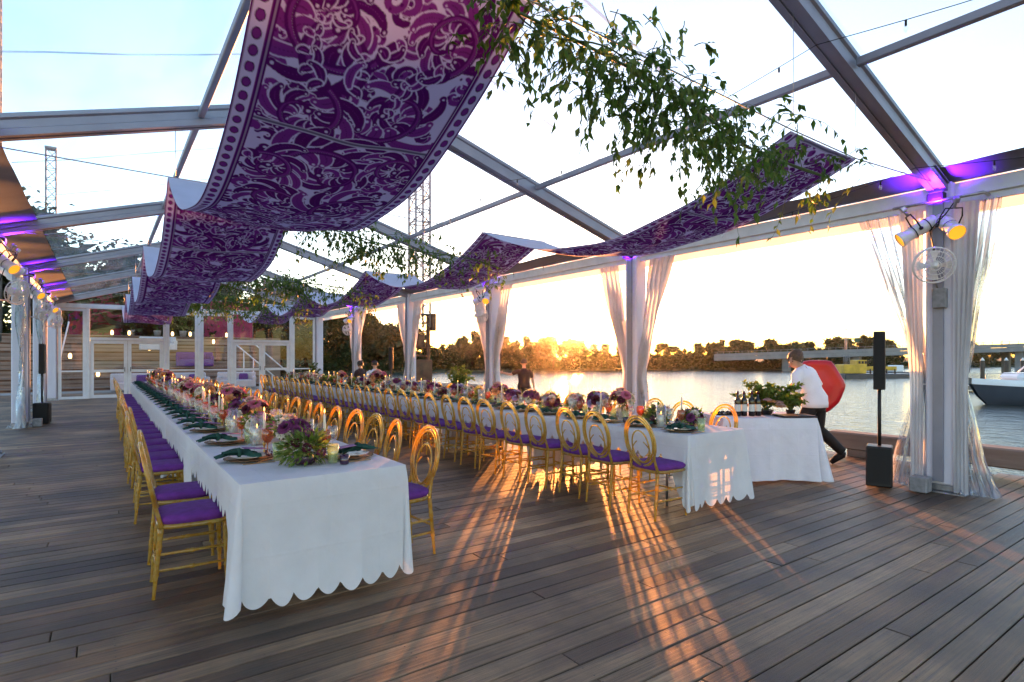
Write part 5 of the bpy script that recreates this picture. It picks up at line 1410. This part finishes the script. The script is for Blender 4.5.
# ------------------------------------------------------------------ lattice towers and rig
def lattice(q,x,y,z0,z1,w,seg,r=.04,ladder=False):
    n=int((z1-z0)/seg); c=[(-w/2,-w/2),(w/2,-w/2),(w/2,w/2),(-w/2,w/2)]
    for a,b_ in c: q.tube([(x+a,y+b_,z0),(x+a,y+b_,z1)],r,5)
    for i in range(n):
        za=z0+(z1-z0)*i/n; zb=z0+(z1-z0)*(i+1)/n
        for k in range(4):
            a=c[k]; b_=c[(k+1)%4]
            q.tube([(x+a[0],y+a[1],za),(x+b_[0],y+b_[1],zb)] if i%2 else [(x+b_[0],y+b_[1],za),(x+a[0],y+a[1],zb)],r*.55,4); q.tube([(x+a[0],y+a[1],zb),(x+b_[0],y+b_[1],zb)],r*.5,4)
x,y=ray(422,42)
th=thing('pile_driving_rig','rust brown pile driving rig with tall lattice mast on a barge in the river','pile driver',(x,y,-1.3))
q=mb('rust',False); q.box((0,0,.25),(9,5,.9),bev=.08); q.build('barge',th)
q=mb('rust',False); q.box((-.2,0,1.65),(1.35,1.5,1.9),bev=.05); cb=q.build('cabin',th)
q=mb('glass_pane',False); q.box((-.2,-.755,2.1),(.8,.02,.6)); q.build('window',cb)
q=mb('rust',False)
for sx_ in (-.72,.6): q.box((sx_,.2,3.4),(.22,.25,5.2))
for k in range(6): q.box((-.06,.2,2.9+k*.6),(1.1,.16,.10)); 
q.box((1.0,.2,5.4),(.35,.4,1.3)); q.box((-.06,.2,4.0),(.5,.5,.9)); q.build('leads',th)
q=mb('tower_steel'); lattice(q,0,.4,5.0,17.5,1.15,.9,.085); q.build('mast',th)
x,y=ray(51,60); q=mb('tower_steel'); lattice(q,x,y,-.4,23.3,.85,1.0,.055); q.box((x,y,23.4),(1.0,1.0,.2)); tag(q.build('lattice_tower'),'distant grey lattice tower seen through the left roof','tower')
x,y=ray(0,30); q=mb('tower_steel'); lattice(q,x-.25,y,-.2,24,.55,.6,.04); tag(q.build('lattice_tower'),'grey lattice tower at the very left edge of the picture','tower')

# ------------------------------------------------------------------ bridge
A=Vector((*ray(716,121),1.55)); B=Vector((*ray(1180,92),4.0)); D=(B-A); Lb=D.length; ang=math.atan2(D.y,D.x); pit=math.atan2(D.z,math.hypot(D.x,D.y))
Rm=Matrix.Rotation(ang,3,'Z')@Matrix.Rotation(-pit,3,'Y')
br=thing('road_bridge','long low grey road bridge crossing the river on the right','bridge',tuple(A))
q=mb('concrete',False); q.box(tuple(D/2+Vector((0,0,-.45))),(Lb,9,.75),rot=Rm); q.build('bridge_deck',br)
q=mb('concrete',False); off=Rm@Vector((0,-4.4,0)); q.box(tuple(D/2+off+Vector((0,0,.25))),(Lb,.25,.6),rot=Rm); q.build('parapet',br)
q=mb('tower_steel',False); q.box(tuple(D/2+off+Vector((0,0,.95))),(Lb,.06,.06),rot=Rm)
for k in range(60): q.box(tuple(D*(k+.5)/60+off+Vector((0,0,.72))),(.06,.06,.5))
q.build('guard_rail',br)
for k in range(5):
    t=(.19,.36,.53,.70,.87)[k]
    for s_ in (-1,1):
        p=D*t+Rm@Vector((0,s_*3.1,0)); q=mb('concrete',False); z0=-1.8-A.z; q.box((p.x,p.y,(z0+p.z-.8)/2),(1.1,1.1,p.z-.8-z0)); q.build('pier',br)
# sign gantry with green boards beyond the bridge
x,y=ray(856,150); th=thing('sign_gantry','green road sign boards on a steel gantry above the bridge','road sign',(x,y,0),-YAW)
q=mb('tower_steel'); 
for s_ in(-4.2,4.2): q.tube([(s_,0,0),(s_,0,6.6)],.14,6)
for z in (5.4,6.4): q.tube([(-4.2,0,z),(4.2,0,z)],.09,5)
for k in range(12): q.tube([(-4.2+.7*k,0,5.4),(-3.85+.7*k,0,6.4)],.05,4)
q.build('gantry',th)
q=mb('sign_green',False); q.box((1.2,-.2,5.9),(3.4,.1,1.3)); q.build('sign_board',th); q=mb('sign_green',False); q.box((-2.4,-.2,5.9),(2.4,.1,1.2)); q.build('sign_board',th)
x,y=ray(846,112); q=mb('tower_steel')
for s_ in (-.35,.35): q.tube([(x+s_,y,-1.3),(x+s_,y,7.2)],.09,6)
for z in (3,5,7): q.tube([(x-.35,y,z),(x+.35,y,z)],.05,5)
tag(q.build('twin_mast'),'pale twin pole mast rising past the bridge above the yellow barge','mast')
x,y=ray(1002,150); q=mb('tower_steel'); q.tube([(x,y,-.5),(x,y,9.2)],[.14,.05],6); tag(q.build('radio_mast'),'thin pole standing beyond the bridge at the right edge','mast')

# ------------------------------------------------------------------ yellow barge, boat, docks
x,y=ray(866,77); th=thing('work_barge','yellow work barge with small cabin moored under the bridge','barge',(x,y,-1.3),-YAW)
q=mb('hull_dark',False); q.box((1.0,0,.22),(9.5,3.4,.72),bev=.1); q.build('hull',th)
q=mb('yellow_paint',False); q.box((-2.1,0,1.20),(3.0,2.2,1.20),bev=.06); cb=q.build('cabin',th)
q=mb('yellow_paint',False); q.box((-1.0,0,2.0),(1.3,1.7,.8),bev=.05); q.build('wheelhouse',th)
q=mb('black',False); 
for k in range(3): q.box((-1.4+.42*k,-.86,2.08),(.3,.02,.35))
q.build('window',cb)
q=mb('yellow_paint',False); q.box((1.9,0,1.25),(4.4,.2,.55),bev=.03); q.build('boom',th)
q=mb('tower_steel'); lattice(q,-2.6,0,1.8,3.0,.5,.4,.04); q.build('mast',th)
for k in range(4): q=mb('black'); q.tube([(.4+k*1.1,-.3,.58),(.4+k*1.1,-.3,1.2)],.09,6); q.build('support_post',th)
x,y=ray(897,84); th=thing('workboat','white and grey small workboat beside the yellow barge','boat',(x,y,-1.3),-YAW)
q=mb('hull_dark',False); q.box((0,0,.3),(3.8,1.8,.6),bev=.15); q.build('hull',th); q=mb('boat_white',False); q.box((-.2,0,1.1),(1.6,1.3,1.0),bev=.1); q.build('cabin',th)
# speedboat: bow to the left
x,y=ray(970,34); bt=thing('motorboat','white and navy motorboat with raked bow at the right edge of the river','boat',(x,y,-1.3),-YAW+R(-6))
def hullrow(z,k,w): return [(8.2*t+ (0 if z>.6 else .9*(1-z/.9)) *(1-t), w*math.sin(PI*min(.5,t*.9+.02))**.8*s_,z+(.25*(1-t)**2 if z>.5 else 0)) for s_ in (-1,) for t in [i/14 for i in range(15)]]
def hull_strip(q,zs):
    P=[]
    for z,w in zs:
        L_=hullrow(z,0,w); R_=[(a,-b_,c_) for a,b_,c_ in L_][::-1]; P.append(L_+R_)
    q.grid(P)
q=mb('navy_hull'); hull_strip(q,[(-.2,.5),(.1,1.0),(.5,1.25),(.95,1.35)]); q.build('hull',bt)
q=mb('boat_white'); hull_strip(q,[(.95,1.36),(1.12,1.38),(1.30,1.30)]); 
L_=hullrow(1.30,0,1.30); vs=L_+[(a,-b_,c_) for a,b_,c_ in L_]; q.add(vs,[(i,i+1,15+i+1,15+i) for i in range(14)]); q.build('deck_rim',bt)
q=mb('boat_white',False); q.box((3.6,0,1.62),(3.0,1.7,.5),bev=.2); cb=q.build('cabin',bt)
q=mb('glass_pane',False); q.add([(2.6,-.8,1.85),(2.6,.8,1.85),(3.5,.7,2.35),(3.5,-.7,2.35)],[(0,1,2,3)]); q.build('windscreen',cb)
q=mb('boat_white'); 
for s_ in(-.8,.8): q.tube([(3.2,s_,1.9),(4.1,s_,2.7),(6.0,s_,2.75),(6.6,s_,1.5)],.04,6)
q.build('roll_bar',bt); q=mb('boat_white',False); q.box((4.9,0,2.78),(2.6,1.8,.06),bev=.02); q.build('canopy',bt)
q=mb('galv'); q.tube([(.5,-.5,1.5),(.6,-.45,1.85),(2.4,-1.0,1.85),(2.5,-1.05,1.45)],.02,5); q.build('bow_rail',bt)
# floating dock and piles
x,y=ray(1060,47); th=thing('floating_dock','low grey floating dock with mooring piles behind the motorboat','dock',(x,y,-1.3),-YAW)
q=mb('beam_wood',False); q.box((0,0,.35),(17,1.8,.4),bev=.03); q.build('pontoon',th)
for k,xx in enumerate((-7,-5.6,-3.6,-2.2,1,4)):
    q=mb('bark'); q.tube([(xx,.95,-.8),(xx,.95,2.5)],.15,8); p=q.build('mooring_pile',th); q=mb('boat_white'); q.lathe([(.17,2.5),(.02,2.75)],8,c=(xx,.95,0)); q.build('cap',p)
x,y=ray(524,17.2); th=thing('landing_stage','low timber landing stage at the water where the man in dark clothes stands','dock',(x+.6,y+.3,-.31),0)
q=mb('beam_wood',False)
for k in range(16): q.box((0,-2.0+k*.26,-.03),(2.4,.25,.05))
q.build('boards',th)
for sx_ in(-1,1):
    for sy_ in(-1,1): q=mb('bark'); q.tube([(sx_*1.1,sy_*1.9,-1.4),(sx_*1.1,sy_*1.9,-.06)],.10,8); q.build('pile',th)

# ------------------------------------------------------------------ light
w=bpy.data.worlds.new('World'); sc.world=w; w.use_nodes=True
SUN_EL=R(2.6); vx,vy=ray(570,1.0); az=math.atan2(vx,vy)
sky=w.node_tree.nodes.new('ShaderNodeTexSky'); sky.sky_type='NISHITA'; sky.sun_disc=False; sky.sun_elevation=SUN_EL; sky.sun_rotation=az
sky.air_density=.85; sky.dust_density=.35; sky.ozone_density=2.4
bg=w.node_tree.nodes['Background']; bg.inputs[1].default_value=.15; w.node_tree.links.new(sky.outputs[0],bg.inputs[0])
s_=bpy.data.lights.new('sun','SUN'); s_.energy=2.0; s_.angle=R(.9); s_.color=(1,.37,.11)
so=bpy.data.objects.new('sun',s_); COL.objects.link(so)
d=Vector((math.sin(az)*math.cos(SUN_EL),math.cos(az)*math.cos(SUN_EL),math.sin(SUN_EL)))
so.rotation_euler=d.to_track_quat('Z','Y').to_euler()
vs_=sc.view_settings; vs_.view_transform='Standard'; vs_.look='None'; vs_.gamma=1; vs_.exposure=EXPO; vs_.use_curve_mapping=False; vs_.use_white_balance=True; vs_.white_balance_temperature=8400; vs_.white_balance_tint=20
sc.render.engine='CYCLES'; cy=sc.cycles
cy.max_bounces=10; cy.diffuse_bounces=4; cy.glossy_bounces=4; cy.transmission_bounces=8; cy.transparent_max_bounces=40; cy.volume_bounces=0
cy.caustics_reflective=False; cy.caustics_refractive=False; cy.sample_clamp_indirect=6; cy.use_denoising=True

hz=mb('black',False); hz.box((0,0,0),(1,1,1)); ho=hz.build('haze'); 
ho.location=(60,90,11.5); ho.scale=(420,420,28)
m=bpy.data.materials.new('haze_air'); m.use_nodes=True; N=m.node_tree.nodes; L=m.node_tree.links; N.remove(N['Principled BSDF'])
pv=N.new('ShaderNodeVolumePrincipled'); pv.inputs['Color'].default_value=(.95,.93,.9,1); pv.inputs['Density'].default_value=.00009; pv.inputs['Anisotropy'].default_value=.94
L.new(pv.outputs[0],N['Material Output'].inputs['Volume']); ho.data.materials.clear(); ho.data.materials.append(m); tag(ho,kind='stuff')
